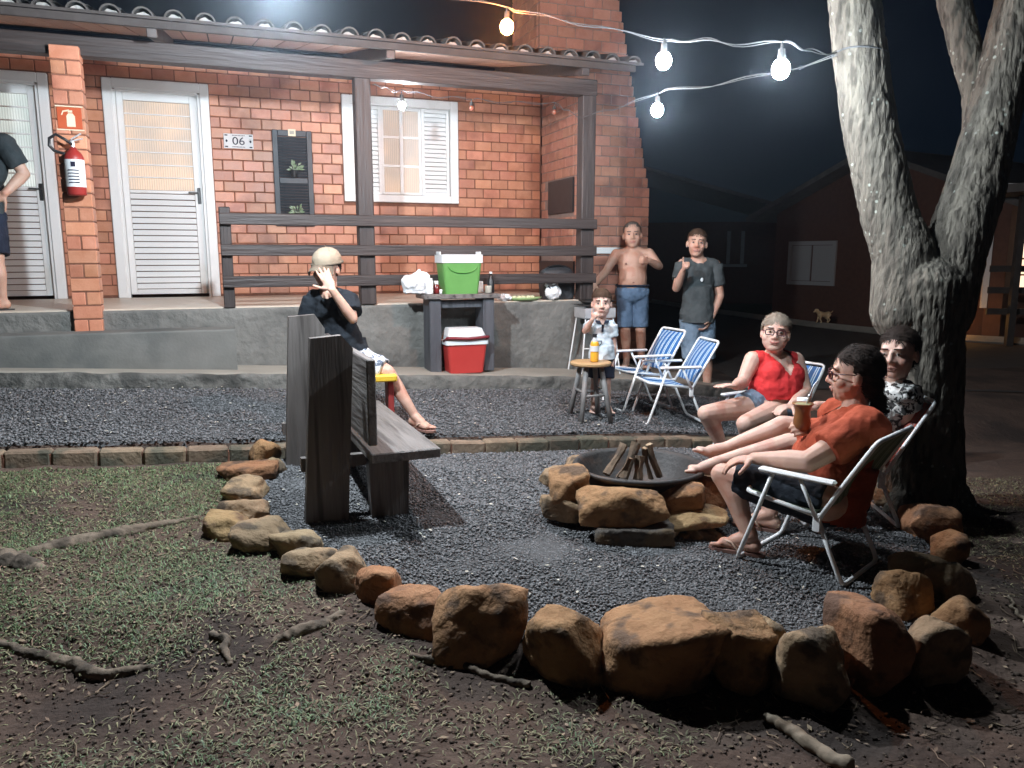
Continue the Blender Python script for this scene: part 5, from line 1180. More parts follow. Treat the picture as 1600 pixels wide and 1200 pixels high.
sub(MB().prism([(-.011, .012), (.011, .012), (.011, -.002), (0, -.013), (-.011, -.002)], Matrix.Translation(q + V3(0, -.004, 0)) @ Matrix.Rotation(math.pi / 2, 4, 'X'), .003), 'crest_field', M['kidshirt'], False)
mb = MB(); mb.ell(mh, (.11, .09, .075))
for s in 'lr': flat(mb, J['h' + s] + V3(0, 0, .02), .068, lerp(J['h' + s], J['k' + s], .8), .062)
wear(rt, bs, mb, 'shorts', 'navy', .007, 2, .01, .05)
for s, d in (('al', (-.2, -1, 0)), ('ar', (.2, -1, 0))): sandal(rt, J[s], d, ck, M['soledk'], bs)
# ---- 4 boy with a cap
Y = 5.36
J = dict(head=A_(510, 420), hk=1.08, sl=A_(490, 466, .06), sr=A_(543, 466, -.06), hl=A_(536, 562, .06), hr=A_(562, 562, -.04), el=A_(479, 512, .06), wl=A_(487, 552, .0), er=A_(551, 498, -.16), wr=A_(519, 453, -.24), kl=A_(570, 590, .36), kr=A_(606, 582, -.1), al=A_(560, 632, .34), ar=A_(648, 658, -.14), fwd=V3(.35, -.94, 0))
J['al'].z = float(gz(J['al'].x, J['al'].y)) + .09; J['ar'].z = max(J['ar'].z, float(gz(J['ar'].x, J['ar'].y)) + .10)
rt, bs, g, (X, F, U, B), sub = person('boy in black T-shirt and cream cap covering his face with a hand', J, .93, .92, 'skin3', .0065, hfwd=(-.32, -1, -.22), hup=(-.06, -.12, 1), armr=.9,
    hands=[dict(w=J['wr'], d=(-.42, .12, .85), pn=(-.2, .95, 0), k=1.0, side=1, curl=.12, spread=.35), dict(w=J['wl'], d=(.2, -.3, -.9), pn=(1, 0, 0), k=.9, side=1)], feet=[(J['al'], (.4, -.9, 0)), (J['ar'], (.80, -.60, -.05))])
mb = MB().ell(g(0, -.025, .02), (.083, .095, .092), B); _h = wear(rt, bs, mb, 'hair', 'hairdark', .006, 2, .005, .02, hair_cut(g, F, U, J['head'], .01, .08))
strands(_h, bs, F, U, J['head'], M['hairdark'], 4200, (.03, .07), .6, 4)
mb = MB(); mb.ell(g(0, -.018, .055), (.096, .118, .088), B, 20, 12); mb.ell(g(0, -.018, .04), (.097, .119, .05), B, 20, 12); cp = wear(rt, bs, mb, 'cap', 'cream', .006, 2, .004, .03, below(g(0, 0, .028), tuple(U)))
vs = []; n = 13
for r0, uz in ((.088, .040), (.150, .014), (.150, .009), (.088, .033)):
    for i in range(n): a = R(25 + 130 * i / (n - 1)); vs.append(g(r0 * math.cos(a) * (.62 if r0 > .1 else 1), r0 * math.sin(a) * 1.08, uz - .3 * (math.cos(a) * r0) ** 2 * 8) - bs)
bill = MB().add(vs, [(j * n + i, j * n + i + 1, ((j + 1) % 4) * n + i + 1, ((j + 1) % 4) * n + i) for j in range(4) for i in range(n - 1)]); M['billdark'] = pm('cap_bill', (.10, .078, .055), (.15, .118, .085), 14, .85); bill.build('bill', M['billdark'], cp, True); MB().tube([g(.0935 * math.cos(a), -.018 + .1145 * math.sin(a), .034) - bs for a in np.linspace(0, 2 * math.pi, 28)[:-1]], .007, 6, True).build('cap_band', M['billdark'], cp, True); MB().ell(g(0, -.018, .139) - bs, (.009, .009, .006)).build('cap_button', M['billdark'], cp, True)  # bill coloured darker in place of the shadow along the brim
mb = MB(); torso_prims(mb, J, .93, .95, .016); ms, mh, *_ = torso_frame(J); UU = (ms - mh).normalized()
for s in 'lr': flat(mb, J['s' + s], .074, lerp(J['s' + s], J['e' + s], .72), .078)
mb.cyl(mh + UU * .12, mh - UU * .02, .142, .152, 18)
wear(rt, bs, mb, 'tshirt', 'blacktee', .0075, 3, .02, .07, lambda c: ((c - np.array(mh)) @ np.array(UU) < .0) | (((c - np.array(ms + V3(-.01, -.07, .08))) ** 2).sum(1) < .075 ** 2))
mb = MB(); mb.ell(mh, (.165, .145, .115))
flat(mb, J['hr'] - V3(.03, 0, 0), .105, lerp(J['hr'], J['kr'], .85), .088); flat(mb, J['hl'], .1, lerp(J['hl'], J['kl'], .85), .085); mb.cap(J['hl'], .1, J['hr'], .1)
wear(rt, bs, mb, 'shorts', 'floral', .0075, 3, .022, .05)
sandal(rt, J['ar'], (.80, -.60, -.05), .93, M['sole'], bs)
# ---- 5 woman in red
Y = 5.28
J = dict(head=A_(1212, 520, -.04), hk=1.12, sl=A_(1176, 562), sr=A_(1243, 563, .1), hl=A_(1187, 634, -.08), hr=A_(1232, 634, .04), el=A_(1150, 600, -.12), wl=A_(1146, 603, -.32), er=A_(1259, 613, -.08), wr=A_(1236, 634, -.28), kl=A_(1103, 646, -.30), kr=A_(1164, 662, -.46), al=A_(1134, 690, -.16), ar=A_(1176, 712, -.2), fwd=V3(-.45, -.9, 0))
J['wl'] = A_(1148, 603, -.26); J['el'] = A_(1160, 598, -.04)
J['al'].z = float(gz(J['al'].x, J['al'].y)) + .1; J['ar'].z = float(gz(J['ar'].x, J['ar'].y)) + .1
rt, bs, g, (X, F, U, B), sub = person('smiling woman in red sleeveless top and glasses seated in a folding chair', J, .97, 1.18, 'skin2', .0065, bust=1.1, belly=1.25, armr=1.12, legr=1.05, jaw=1.14, hfwd=(-.35, -.95, -.05), hup=(.10, .05, 1), brows='hairshort',
    hands=[dict(w=J['wl'], d=(-.85, -.45, .12), pn=(0, 0, -1), k=.95, side=-1, curl=.12), dict(w=J['wr'], d=(-.85, -.5, -.05), pn=(0, .1, -1), k=.95, side=1, curl=.3)], feet=[(J['al'], (-.7, -.7, 0)), (J['ar'], (-.7, -.7, 0))])
mb = MB().ell(g(0, -.02, .032), (.096, .112, .0985), B); mb.ell(g(0, -.10, .05), (.04, .04, .045), B); _h = wear(rt, bs, mb, 'hair', 'hairgrey', .006, 2, .006, .02, hair_cut(g, F, U, J['head'], .018, .056))
strands(_h, bs, F, U, J['head'], M['hairgrey'], 3800, (.03, .06), .35, 5)
def specs(sub, g, k, mat='specs'):
    mb = MB()
    for s in (-1, 1):
        mb.tube([g(.033 * s + .026 * math.cos(a) * (1.0 if abs(math.cos(a)) < .9 else .96), .1 - .012 * (abs(.033 * s + .026 * math.cos(a)) / .06) ** 2, .002 + .018 * max(-.85, min(.85, math.sin(a) * 1.3))) for a in np.linspace(0, 2 * math.pi, 20)[:-1]], .0036 * k, 6, True)
        mb.tube([g(.06 * s, .088, .008), g(.079 * s, .05, .010), g(.083 * s, -.005, .006)], .0026 * k, 6)
    mb.tube([g(-.008, .103, .006), g(.008, .103, .006)], .0026 * k, 6); return sub(mb, 'glasses', M[mat])
specs(sub, g, .97)
M['lipstick'] = pm('rosy_lips', (.40, .13, .11), None, 8, .4); m = MB().cap(g(-.027, .087, -.051), .0028, g(-.01, .0945, -.0600), .0042, 8); m.cap(g(.027, .087, -.051), .0028, g(.01, .0945, -.0600), .0042, 8); m.cap(g(-.01, .0945, -.0600), .0042, g(.01, .0945, -.0600), .0042, 8); sub(m, 'smile', M['lipstick'])
mb = MB(); torso_prims(mb, J, .97, 1.2, .012, 1.12, 1.28); ms, mh, *_ = torso_frame(J); UU = (ms - mh).normalized(); FF = V3(-.45, -.9, 0)
mb.cyl(mh + UU * .16, mh + UU * .02, .172, .18, 18)
XX_ = np.array((J['sr'] - J['sl']).normalized())
def vneck(c): q = c - np.array(ms); u = q @ np.array(UU); return (q @ np.array(FF) > -.02) & (u > -.12) & (np.abs(q @ XX_) < (u + .12) * .55)
sL = np.array(J['sl'] + V3(-.045, 0, .0)); sR = np.array(J['sr'] + V3(.045, 0, .0))
wear(rt, bs, mb, 'sleeveless_top', 'redtop', .007, 3, .016, .06, lambda c: ((c - np.array(mh)) @ np.array(UU) < .03) | vneck(c) | ((c - np.array(ms)) @ np.array(UU) > .085) | (((c - sL) ** 2).sum(1) < .08 ** 2) | (((c - sR) ** 2).sum(1) < .08 ** 2))
mb = MB(); mb.ell(mh, (.20, .16, .11))
for s in 'lr': flat(mb, J['h' + s] + V3(0, .04, 0), .118, lerp(J['h' + s], J['k' + s], .30), .108)
wear(rt, bs, mb, 'shorts', 'denimlt', .008, 2, .014, .05)
# ---- 6 laughing woman by the tree, feet on the bowl rim
Y = 4.0
J = dict(head=A_(1404, 552, -.12), hk=1.10, sl=A_(1352, 612, -.14), sr=A_(1412, 612, .16), hl=A_(1356, 694, -.12), hr=A_(1366, 690, .12), el=A_(1345, 652, -.18), wl=A_(1272, 634, -.02), er=A_(1408, 668, .2), wr=A_(1352, 672, .22), kl=A_(1232, 690, -.08), kr=A_(1222, 664, .08), al=A_(1125, 722, -.10), ar=A_(1136, 698, .02), fwd=V3(-1, .12, 0))
J['er'] = A_(1418, 668, -.10); J['wr'] = A_(1372, 700, -.05); J['el'] = A_(1338, 640, .22); J['sl'] = A_(1372, 606, .20); J['sr'] = A_(1412, 614, -.16); J['wl'] = A_(1276, 634, .12)
J['hl'], J['hr'] = A_(1366, 690, .12), A_(1356, 694, -.12); J['kl'], J['kr'] = A_(1222, 664, .08), A_(1232, 692, -.08); J['al'], J['ar'] = A_(1134, 700, .02), A_(1122, 722, -.1)
rt, bs, g, (X, F, U, B), sub = person('laughing woman in patterned blouse by the tree with bare feet on the bowl', J, .95, 1.02, 'skin2', .0065, bust=.95, armr=1.0, legr=1.0, hfwd=(-.72, -.68, -.05), hup=(-.06, .02, 1), base=(1.8, 3.95, 0.0),
    hands=[dict(w=J['wl'], d=(-.9, -.2, -.1), pn=(0, .2, -1), k=.92, side=-1, curl=.7), dict(w=J['wr'], d=(-.9, .2, -.3), pn=(0, 0, -1), k=.92, side=1)], feet=[(J['al'], (-.92, .0, .32), (.35, .05, .93)), (J['ar'], (-.95, -.05, .14), (.2, -.05, .97))])
mb = MB().ell(g(0, -.022, .034), (.0915, .110, .097), B); mb.ell(g(0, -.10, -.02), (.055, .045, .066), B); _h = wear(rt, bs, mb, 'hair', 'hairdark', .006, 2, .006, .02, hair_cut(g, F, U, J['head'], .014, .068))
strands(_h, bs, F, U, J['head'], M['hairdark'], 4200, (.03, .07), .6, 6)
mb = MB(); torso_prims(mb, J, .95, 1.03, .013, 1.0); ms, mh, *_ = torso_frame(J)
for s in 'lr': mb.ell(J['s' + s] + V3(0, 0, .0), (.085, .085, .065)); flat(mb, J['s' + s], .07, lerp(J['s' + s], J['e' + s], .38), .082)
wear(rt, bs, mb, 'blouse', 'speckle', .007, 2, .03, .035, lambda c: (((c - np.array(ms + V3(-.06, 0, .08))) ** 2).sum(1) < .075 ** 2))
mb = MB(); mb.ell(mh, (.17, .17, .11))
for s in 'lr': flat(mb, J['h' + s] + V3(.04, 0, 0), .108, lerp(J['h' + s], J['k' + s], .4), .095)
wear(rt, bs, mb, 'shorts', 'darkshort', .008, 2, .012, .05)
cup = J['wl'] + V3(-.085, -.02, .012)
t = thing('cup', cup - V3(0, 0, .03), 0, 'small white cup held between the two nearest seated women', 'cup'); MB().lathe([(0, 0), (.024, 0), (.031, .065), (.028, .065), (.022, .006), (0, .006)], n=20).build('body', M['whiteplast'], t, True)
# ---- 7 woman in orange with the mate gourd
Y = 3.42
J = dict(head=A_(1336, 584, .04), hk=1.10, sl=A_(1352, 668, -.16), sr=A_(1312, 650, .20), hl=A_(1290, 782, -.10), hr=A_(1292, 766, .20), el=A_(1262, 722, -.18), wl=A_(1178, 716, .02), er=A_(1262, 712, .26), wr=A_(1262, 676, .22), kl=A_(1130, 742, .16), kr=A_(1188, 742, .48), al=A_(1172, 850, .02), ar=A_(1204, 818, .34), fwd=V3(-.71, .70, 0))
J['wr'] = A_(1268, 680, .10); J['er'] = A_(1296, 716, .26)
J['al'].z = .105; J['ar'].z = .105
rt, bs, g, (X, F, U, B), sub = person('woman in rust orange T-shirt and dark shorts holding a mate gourd', J, .97, 1.2, 'skin3', .0058, bust=1.1, belly=1.25, armr=1.2, legr=1.08, jaw=1.1, hfwd=(-.92, .34, -.06), hup=(-.06, 0, 1), base=(1.35, 3.35, .0),
    hands=[dict(w=J['wl'], d=(-.92, .15, -.18), pn=(0, .1, -1), k=.98, side=1, curl=.35), dict(w=J['wr'], d=(-.35, -.35, .3), pn=(-.75, .1, 0), k=.98, side=-1, curl=.75)], feet=[(J['al'], (-.85, .52, 0)), (J['ar'], (-.85, .52, 0))])
mb = MB().ell(g(0, -.018, .03), (.0905, .106, .099), B, 18, 12); mb.ell(g(0, -.055, -.035), (.076, .058, .085), B); mb.ell(g(0, -.085, -.105), (.036, .032, .045), B); mb.cap(g(0, -.085, -.12), .03, g(0, -.08, -.2), .016)
_h = wear(rt, bs, mb, 'hair', 'hairdark', .0055, 2, .012, .03, hair_cut(g, F, U, J['head'], .012, .066))
strands(_h, bs, F, U, J['head'], M['hairdark'], 4200, (.03, .07), .6, 7)
specs(sub, g, .97)
mb = MB(); torso_prims(mb, J, .97, 1.22, .016, 1.15, 1.3); ms, mh, *_ = torso_frame(J); UU = (ms - mh).normalized()
for s in 'lr': mb.ell(J['s' + s], (.10, .10, .095)); flat(mb, lerp(J['s' + s], ms, .1), .088, lerp(J['s' + s], J['e' + s], .66), .084)
mb.cyl(mh + UU * .2, mh - UU * .09, .178, .196, 18)
wear(rt, bs, mb, 'tshirt', 'orangetee', .007, 3, .022, .07, lambda c: ((c - np.array(mh)) @ np.array(UU) < -.075) | (((c - np.array(ms + V3(-.07, .06, .07))) ** 2).sum(1) < .07 ** 2) | ((c - np.array(ms)) @ np.array(UU) > .13))
mb = MB(); mb.ell(mh - UU * .02, (.20, .19, .12))
for s in 'lr': flat(mb, J['h' + s], .118, lerp(J['h' + s], J['k' + s], .86), .088)
wear(rt, bs, mb, 'shorts', 'darkshort', .0075, 2, .014, .05)
for s in ('al', 'ar'): sandal(rt, J[s], (-.85, .52, 0), .97, M['sole'], bs)
gp = A_(1252, 676, .06); t = thing('mate_gourd', gp, 0, 'brown mate gourd with metal straw held by the woman in orange', 'gourd')
MB().lathe([(0, 0), (.018, .002), (.034, .02), (.040, .045), (.036, .075), (.034, .10), (.040, .128), (.048, .134), (.048, .14), (.036, .137), (0, .132)], n=24).build('gourd', M['gourd'], t, True)
MB().lathe([(0, .140), (.02, .139), (.036, .1375)], n=20).build('herb', M['yerba'], t, True)
mb = MB(); mb.tube([(.012, 0, .12), (.03, .0, .18), (.045, 0, .222), (.062, 0, .245)], .0045, 8); mb.ell((.028, 0, .172), (.009, .009, .011)); mb.build('straw', M['steel'], t, True)
# ---- 8 person at the left edge, standing on the porch step
Y = 5.95
J = dict(head=A_(-40, 168), sl=A_(-72, 226, .1), sr=A_(8, 226, -.05), hl=A_(-42, 338, .05), hr=A_(-16, 338), el=A_(-90, 290), wl=A_(-80, 340), er=A_(38, 272, .02), wr=A_(8, 302, -.12), kl=A_(-40, 412), kr=A_(-6, 410, -.05), al=A_(-36, 466), ar=A_(4, 468), fwd=V3(-.5, .6, 0))
fl = .986 + .09
J['al'].z = fl; J['ar'].z = fl
rt, bs, g, (X, F, U, B), sub = person('person in dark T-shirt and shorts standing at the left door', J, 1.0, 1.0, 'skin1', .009, hfwd=(-.7, .4, 0), eyes=False, lips=False,
    hands=[dict(w=J['wr'], d=(-.75, -.2, -.5), pn=(0, .8, 0), k=1, side=1, curl=.5), dict(w=J['wl'], d=(0, 0, -1), pn=(1, 0, 0), k=1, side=1)], feet=[(J['al'], (-.5, .6, 0)), (J['ar'], (-.5, -.4, 0))])
mb = MB().ell(g(0, -.02, .036), (.081, .098, .084), B); _h = wear(rt, bs, mb, 'hair', 'hairdark', .008, 2, .006, .02)
strands(_h, bs, F, U, J['head'], M['hairdark'], 4200, (.03, .07), .6, 8)
mb = MB(); torso_prims(mb, J, 1, 1, .016); ms, mh, *_ = torso_frame(J)
for s in 'lr': mb.ell(J['s' + s], (.08, .08, .08)); flat(mb, J['s' + s], .078, lerp(J['s' + s], J['e' + s], .72), .072)
mb.cyl(mh + V3(0, 0, .1), mh + V3(0, 0, -.06), .155, .16, 18); wear(rt, bs, mb, 'tshirt', 'greytee2', .009, 3, .016, .07)
mb = MB(); mb.ell(mh, (.18, .14, .12))
for s in 'lr': flat(mb, J['h' + s], .11, lerp(J['h' + s], J['k' + s], .85), .10)
wear(rt, bs, mb, 'shorts', 'navy', .009, 2, .014, .06)
for s, d in (('al', (-.5, .6, 0)), ('ar', (-.5, -.4, 0))): sandal(rt, J[s], d, 1.0, M['soledk'], bs)
# ------------------------------------------------------------------ loose stuff on the ground
def in_ring(x, y, m=0.0):
    a = np.arctan2(y - CY, x - CX); r = np.hypot(x - CX, y - CY); s, w = sw(x, y)
    return (r < ring_r(a) - m) & (w > 1.86)
OCT = np.array([[1, 0, 0], [-1, 0, 0], [0, 1, 0], [0, -1, 0], [0, 0, 1], [0, 0, -1]], float)
OF = np.array([[0, 2, 4], [2, 1, 4], [1, 3, 4], [3, 0, 4], [2, 0, 5], [1, 2, 5], [3, 1, 5], [0, 3, 5]])
CUB = np.array([[x, y, z] for x in (-1, 1) for y in (-1, 1) for z in (-1, 1)], float) * .72
CF = np.array([[0, 1, 3], [0, 3, 2], [4, 6, 7], [4, 7, 5], [0, 4, 5], [0, 5, 1], [2, 3, 7], [2, 7, 6], [0, 2, 6], [0, 6, 4], [1, 5, 7], [1, 7, 3]])
def rotm(n):
    q = RNG.normal(size=(n, 4)); q /= np.linalg.norm(q, axis=1)[:, None]; w, x, y, z = q.T
    return np.stack([np.stack([1 - 2 * (y * y + z * z), 2 * (x * y - z * w), 2 * (x * z + y * w)], -1), np.stack([2 * (x * y + z * w), 1 - 2 * (x * x + z * z), 2 * (y * z - x * w)], -1), np.stack([2 * (x * z - y * w), 2 * (y * z + x * w), 1 - 2 * (x * x + y * y)], -1)], 1)
def pebbles(name, x, y, z, size, parent=None, mat='stone'):
    n = len(x); sc = size[:, None] * RNG.uniform(.6, 1.3, (n, 3)); V = CUB[None] * (1 + RNG.uniform(-.28, .28, (n, 8, 3))) * sc[:, None, :]
    V = np.einsum('nij,nkj->nki', rotm(n), V); V[:, :, 2] *= .75; V += np.stack([x, y, z], -1)[:, None, :]
    Fc = (CF[None] + (np.arange(n) * 8)[:, None, None]).reshape(-1, 3); o = link(name, raw_mesh(name, V.reshape(-1, 3), Fc), M[mat], parent); o['kind'] = 'stuff'; return o
n = 140000; x = RNG.uniform(CX - 2, CX + 2, n); y = CY - 2 + 4.2 * RNG.random(n) ** 1.15; k = in_ring(x, y, .02); x, y = x[k], y[k]
tag(pebbles('gravel', x, y, gz(x, y) + .010, RNG.uniform(.0035, .0075, len(x)) * (1 + .25 * (y > 4))), 'dark crushed gravel inside the stone ring', 'gravel')
n = 44000; s = RNG.uniform(-4.2, 4.4, n); w = RNG.uniform(.5, 1.72, n); x = HA[0] + HU[0] * s + HN[0] * w; y = HA[1] + HU[1] * s + HN[1] * w
tag(pebbles('gravel', x, y, gz(x, y) + .006, RNG.uniform(.005, .0095, n)), 'dark crushed gravel between walkway and brick kerb', 'gravel')
def flakes(name, x, y, z, L, wd, mat, up=.25, curl=.3):
    n = len(x); a = RNG.uniform(0, 2 * math.pi, n); d = np.stack([np.cos(a), np.sin(a), RNG.uniform(-up, up, n)], -1); p = np.stack([-np.sin(a), np.cos(a), RNG.uniform(-up, up, n)], -1); c = np.stack([x, y, z], -1)
    L = L[:, None]; W2 = wd[:, None]; h = np.array([0, 0, 1.0]) * (L * curl)
    V = np.stack([c - d * L, c + p * W2 + h * .5, c + d * L + h * .3, c - p * W2 + h * .2], 1).reshape(-1, 3); o = link(name, raw_mesh(name, V, np.arange(n * 4).reshape(-1, 4)), M[mat]); o['kind'] = 'stuff'; return o
n = 650; s = RNG.uniform(-4.2, 4, n); w = .5 + 1.2 * RNG.random(n) ** 1.3; x = HA[0] + HU[0] * s + HN[0] * w; y = HA[1] + HU[1] * s + HN[1] * w
n2 = 240; x2 = RNG.uniform(-1.3, 2.1, n2); y2 = RNG.uniform(2.7, 5.2, n2); k = in_ring(x2, y2, .05); x = np.r_[x, x2[k]]; y = np.r_[y, y2[k]]
tag(flakes('fallen_petals', x, y, gz(x, y) + .022, RNG.uniform(.006, .015, len(x)), RNG.uniform(.004, .009, len(x)), 'petal'), 'pale fallen petals and leaf bits scattered on the gravel', 'petals')
n = 30000; x = RNG.uniform(-3.4, 3.4, n); y = 1.0 + 3.9 * RNG.random(n) ** 1.3; s, w = sw(x, y); k = ~in_ring(x, y, -.02) & (w > 1.9); x, y = x[k], y[k]
M['crumb'] = pm('soil_crumb', (.045, .031, .024), (.10, .07, .052), 30, .95, rnd=.4, island=True)
tag(pebbles('soil_crumbs', x, y, gz(x, y) + lumps(x, y) * 1.6 + .001, RNG.uniform(.003, .008, len(x)) * RNG.uniform(.5, 1.2, len(x)), None, 'crumb'), 'loose crumbs of dark soil round the stone ring', 'soil')
# grass: patchy
def dens(x, y):
    v = np.array([mn.noise((a * 1.5, b * 1.5, 4.0)) + .6 * mn.noise((a * 4, b * 4, 9)) for a, b in zip(x, y)])
    left = np.clip((-x - .2) / 1.2, -.4, 1) * .38; far = np.clip((y - 3.0) / 1.4, 0, 1) * np.clip((-x - 1.2) / .6, 0, 1) * .8
    near = np.exp(-((x + 1.0) ** 2 / .5 + (y - 2.2) ** 2 / .3)) * .35 + np.exp(-((x - .3) ** 2 / .12 + (y - 2.1) ** 2 / .03)) * .5
    return v + left + far + near - .42 * np.clip((3.0 - y) / .9, 0, 1)
def blades(name, n, box, mat, thr, Ls, wd, flatten, lab, sd):
    x = RNG.uniform(box[0], box[1], n); y = box[2] + (box[3] - box[2]) * RNG.random(n) ** 1.2; s, w = sw(x, y); k = ~in_ring(x, y, -.04) & (w > 1.90); x, y = x[k], y[k]
    k = dens(x, y) + RNG.normal(size=len(x)) * .16 > thr; x, y = x[k], y[k]; m = len(x); a = RNG.uniform(0, 2 * math.pi, m); t = RNG.uniform(*flatten, m); L = RNG.uniform(*Ls, m)
    d = np.stack([np.cos(a) * np.sin(t), np.sin(a) * np.sin(t), np.cos(t)], -1); p = np.stack([-np.sin(a), np.cos(a), np.zeros(m)], -1) * (wd * RNG.uniform(.6, 1.3, m))[:, None]
    c = np.stack([x, y, gz(x, y) + lumps(x, y) * 1.6 - .002], -1); mid = c + d * (L * .55)[:, None] + np.array([0, 0, .004]); tip = c + d * L[:, None] * 1.0 + np.stack([np.cos(a), np.sin(a), -np.ones(m) * .9], -1) * (L * .22)[:, None]
    tip[:, 2] = np.maximum(tip[:, 2], c[:, 2] + .003)
    V = np.stack([c - p, c + p, mid + p * .9, mid - p * .9, tip], 1).reshape(-1, 3); b = np.arange(m) * 5
    Fc = np.concatenate([np.stack([b, b + 1, b + 2], 1), np.stack([b, b + 2, b + 3], 1), np.stack([b + 3, b + 2, b + 4], 1)])
    o = link(name, raw_mesh(name, V, Fc), M[mat]); tag(o, lab, 'grass', kind='stuff')
blades('grass', 190000, (-3.9, 2.0, 1.0, 5.0), 'leafg', .44, (.012, .036), .0021, (.6, 1.45), 'patchy short green grass left of the stone ring', 1)
blades('dry_grass', 80000, (-3.9, 3.4, 1.0, 5.0), 'leafdry', .0, (.012, .04), .0023, (1.0, 1.5), 'dry yellowing grass and leaf litter on the soil', 2)
n = 6000; x = RNG.uniform(-3.4, 3.4, n); y = 1.05 + 3.6 * RNG.random(n) ** 1.3; s, w = sw(x, y); k = ~in_ring(x, y, -.03) & (w > 1.92); x, y = x[k], y[k]
tag(flakes('leaf_litter', x, y, gz(x, y) + lumps(x, y) * 1.6 + .006, RNG.uniform(.006, .017, len(x)), RNG.uniform(.003, .008, len(x)), 'twig', .3), 'small dry leaves strewn over the dark soil', 'leaf litter', kind='stuff')
mb = MB(); rg = random.Random(5)
for i in range(900):
    x, y = rg.uniform(-2.6, 3.2), 1.05 + 2.6 * rg.random() ** 1.4
    s, w = sw(x, y)
    if in_ring(np.array(x), np.array(y), -.05) or w < 2: continue
    a = rg.uniform(0, 6.28); L = rg.uniform(.03, .13); pts = []
    for j in range(5):
        xx = x + math.cos(a) * L * (j / 4 - .5); yy = y + math.sin(a) * L * (j / 4 - .5); a += rg.uniform(-.5, .5)
        pts.append((xx, yy, float(gz(xx, yy)) + .012 * 1.6 * (mn.noise((xx * 2.2, yy * 2.2, 3.1)) + .5 * mn.noise((xx * 5.94, yy * 5.94, 7))) + .006 + .006 * rg.random()))
    mb.tube(pts, rg.uniform(.0012, .0028), 4)
tag(mb.build('twigs', M['twig']), 'thin bent twigs scattered over the foreground soil', 'twigs', kind='stuff')
# ------------------------------------------------------------------ far things in the dark
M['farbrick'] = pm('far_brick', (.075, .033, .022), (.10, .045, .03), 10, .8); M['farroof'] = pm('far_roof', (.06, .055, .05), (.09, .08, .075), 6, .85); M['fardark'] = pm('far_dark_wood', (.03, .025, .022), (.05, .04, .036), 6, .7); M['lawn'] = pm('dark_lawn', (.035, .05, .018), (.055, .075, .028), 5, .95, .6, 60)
M['far_lit'] = lit_glass('far_lit_room', (.95, .72, .50), 1.3, (.9, .55, .35))
a0 = Vector((5.874, 17.4, 0)); a1 = Vector((8.287, 13.03, 0)); d = a1 - a0; Lw = d.length; fh = thing('far_house', (a0.x, a0.y, -.03), math.atan2(d.y, d.x), 'dark brick cabin with gable wall and white shutters across the road', 'house')
# local x along the gable wall to the right, y behind it
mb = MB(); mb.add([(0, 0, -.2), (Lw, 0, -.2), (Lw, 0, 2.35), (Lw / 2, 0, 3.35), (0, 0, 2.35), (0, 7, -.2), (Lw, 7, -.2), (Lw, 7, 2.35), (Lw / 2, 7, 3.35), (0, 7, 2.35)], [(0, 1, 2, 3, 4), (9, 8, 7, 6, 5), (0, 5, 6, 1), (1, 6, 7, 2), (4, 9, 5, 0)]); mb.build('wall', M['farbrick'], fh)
rf = MB(); pitch = math.atan2(1.0, Lw / 2)
for sg in (-1, 1):
    c = Vector((Lw / 2 + sg * (Lw / 4 + .2), 3.5, 2.90 - .08)); rf.box(c, (Lw / 2 / math.cos(pitch) + .5, 8.0, .10), Matrix.Rotation(sg * pitch, 3, 'Y'))
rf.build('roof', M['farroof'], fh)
def fwin(x, z, w_, h_):
    f = MB(); 
    for xx in (-w_ / 2 + .04, w_ / 2 - .04): f.box((x + xx, -.02, z), (.08, .05, h_))
    for zz in (-h_ / 2 + .04, h_ / 2 - .04): f.box((x, -.02, z + zz), (w_ - .16, .05, .08))
    M['whitedim'] = pm('far_white_dimmed', (.34, .34, .34), None, 8, .6); fo = f.build('window', M['whitedim'], fh)  # white paint greyed in its colour to stand for the dark there
    for k in range(2): MB().box((x + (-1 + 2 * k) * w_ * .22, -.005, z), (w_ * .40, .03, h_ - .18)).build('shutter', M['whitedim'], fo)
fwin(1.02, 1.28, 1.22, .92)
for k, (x, y, w_, h_) in enumerate(((Lw + .25, .3, .14, 2.5),)): MB().box((x + .9, .1, 1.2), (.14, .14, 2.5)).build('porch_post', M['fardark'], fh)
MB().box((Lw + .5, -.4, 2.42), (1.5, 2.2, .12)).build('porch_roof', M['farroof'], fh)
q = at(1566, 405, 13.2); fd = MB(); pr_ = thing('lit_porch', (q.x + .25, q.y, -.03), R(-8), 'far lit porch with white door frame and dark railing at the road end', 'porch')
MB().box((0, .06, 1.25), (1.3, .06, 2.5)).build('wall', M['farbrick'], pr_)
f = MB()
for xx in (-.46, .46): f.box((xx, 0, 1.55), (.09, .06, 2.0))
f.box((0, 0, 2.58), (1.0, .06, .10)); f.build('frame', M['white'], pr_)
for k in range(6): MB().box((0, .02, .98 + .27 * k), (.80, .02, .24)).build('pane', M['far_lit'], pr_)
for k in range(3): MB().box((0, -.9, .55 + .34 * k), (1.6, .05, .10)).build('rail', M['fardark'], pr_)
MB().box((-.46, -1.0, 1.25), (.10, .10, 2.5)).build('post', M['fardark'], pr_)
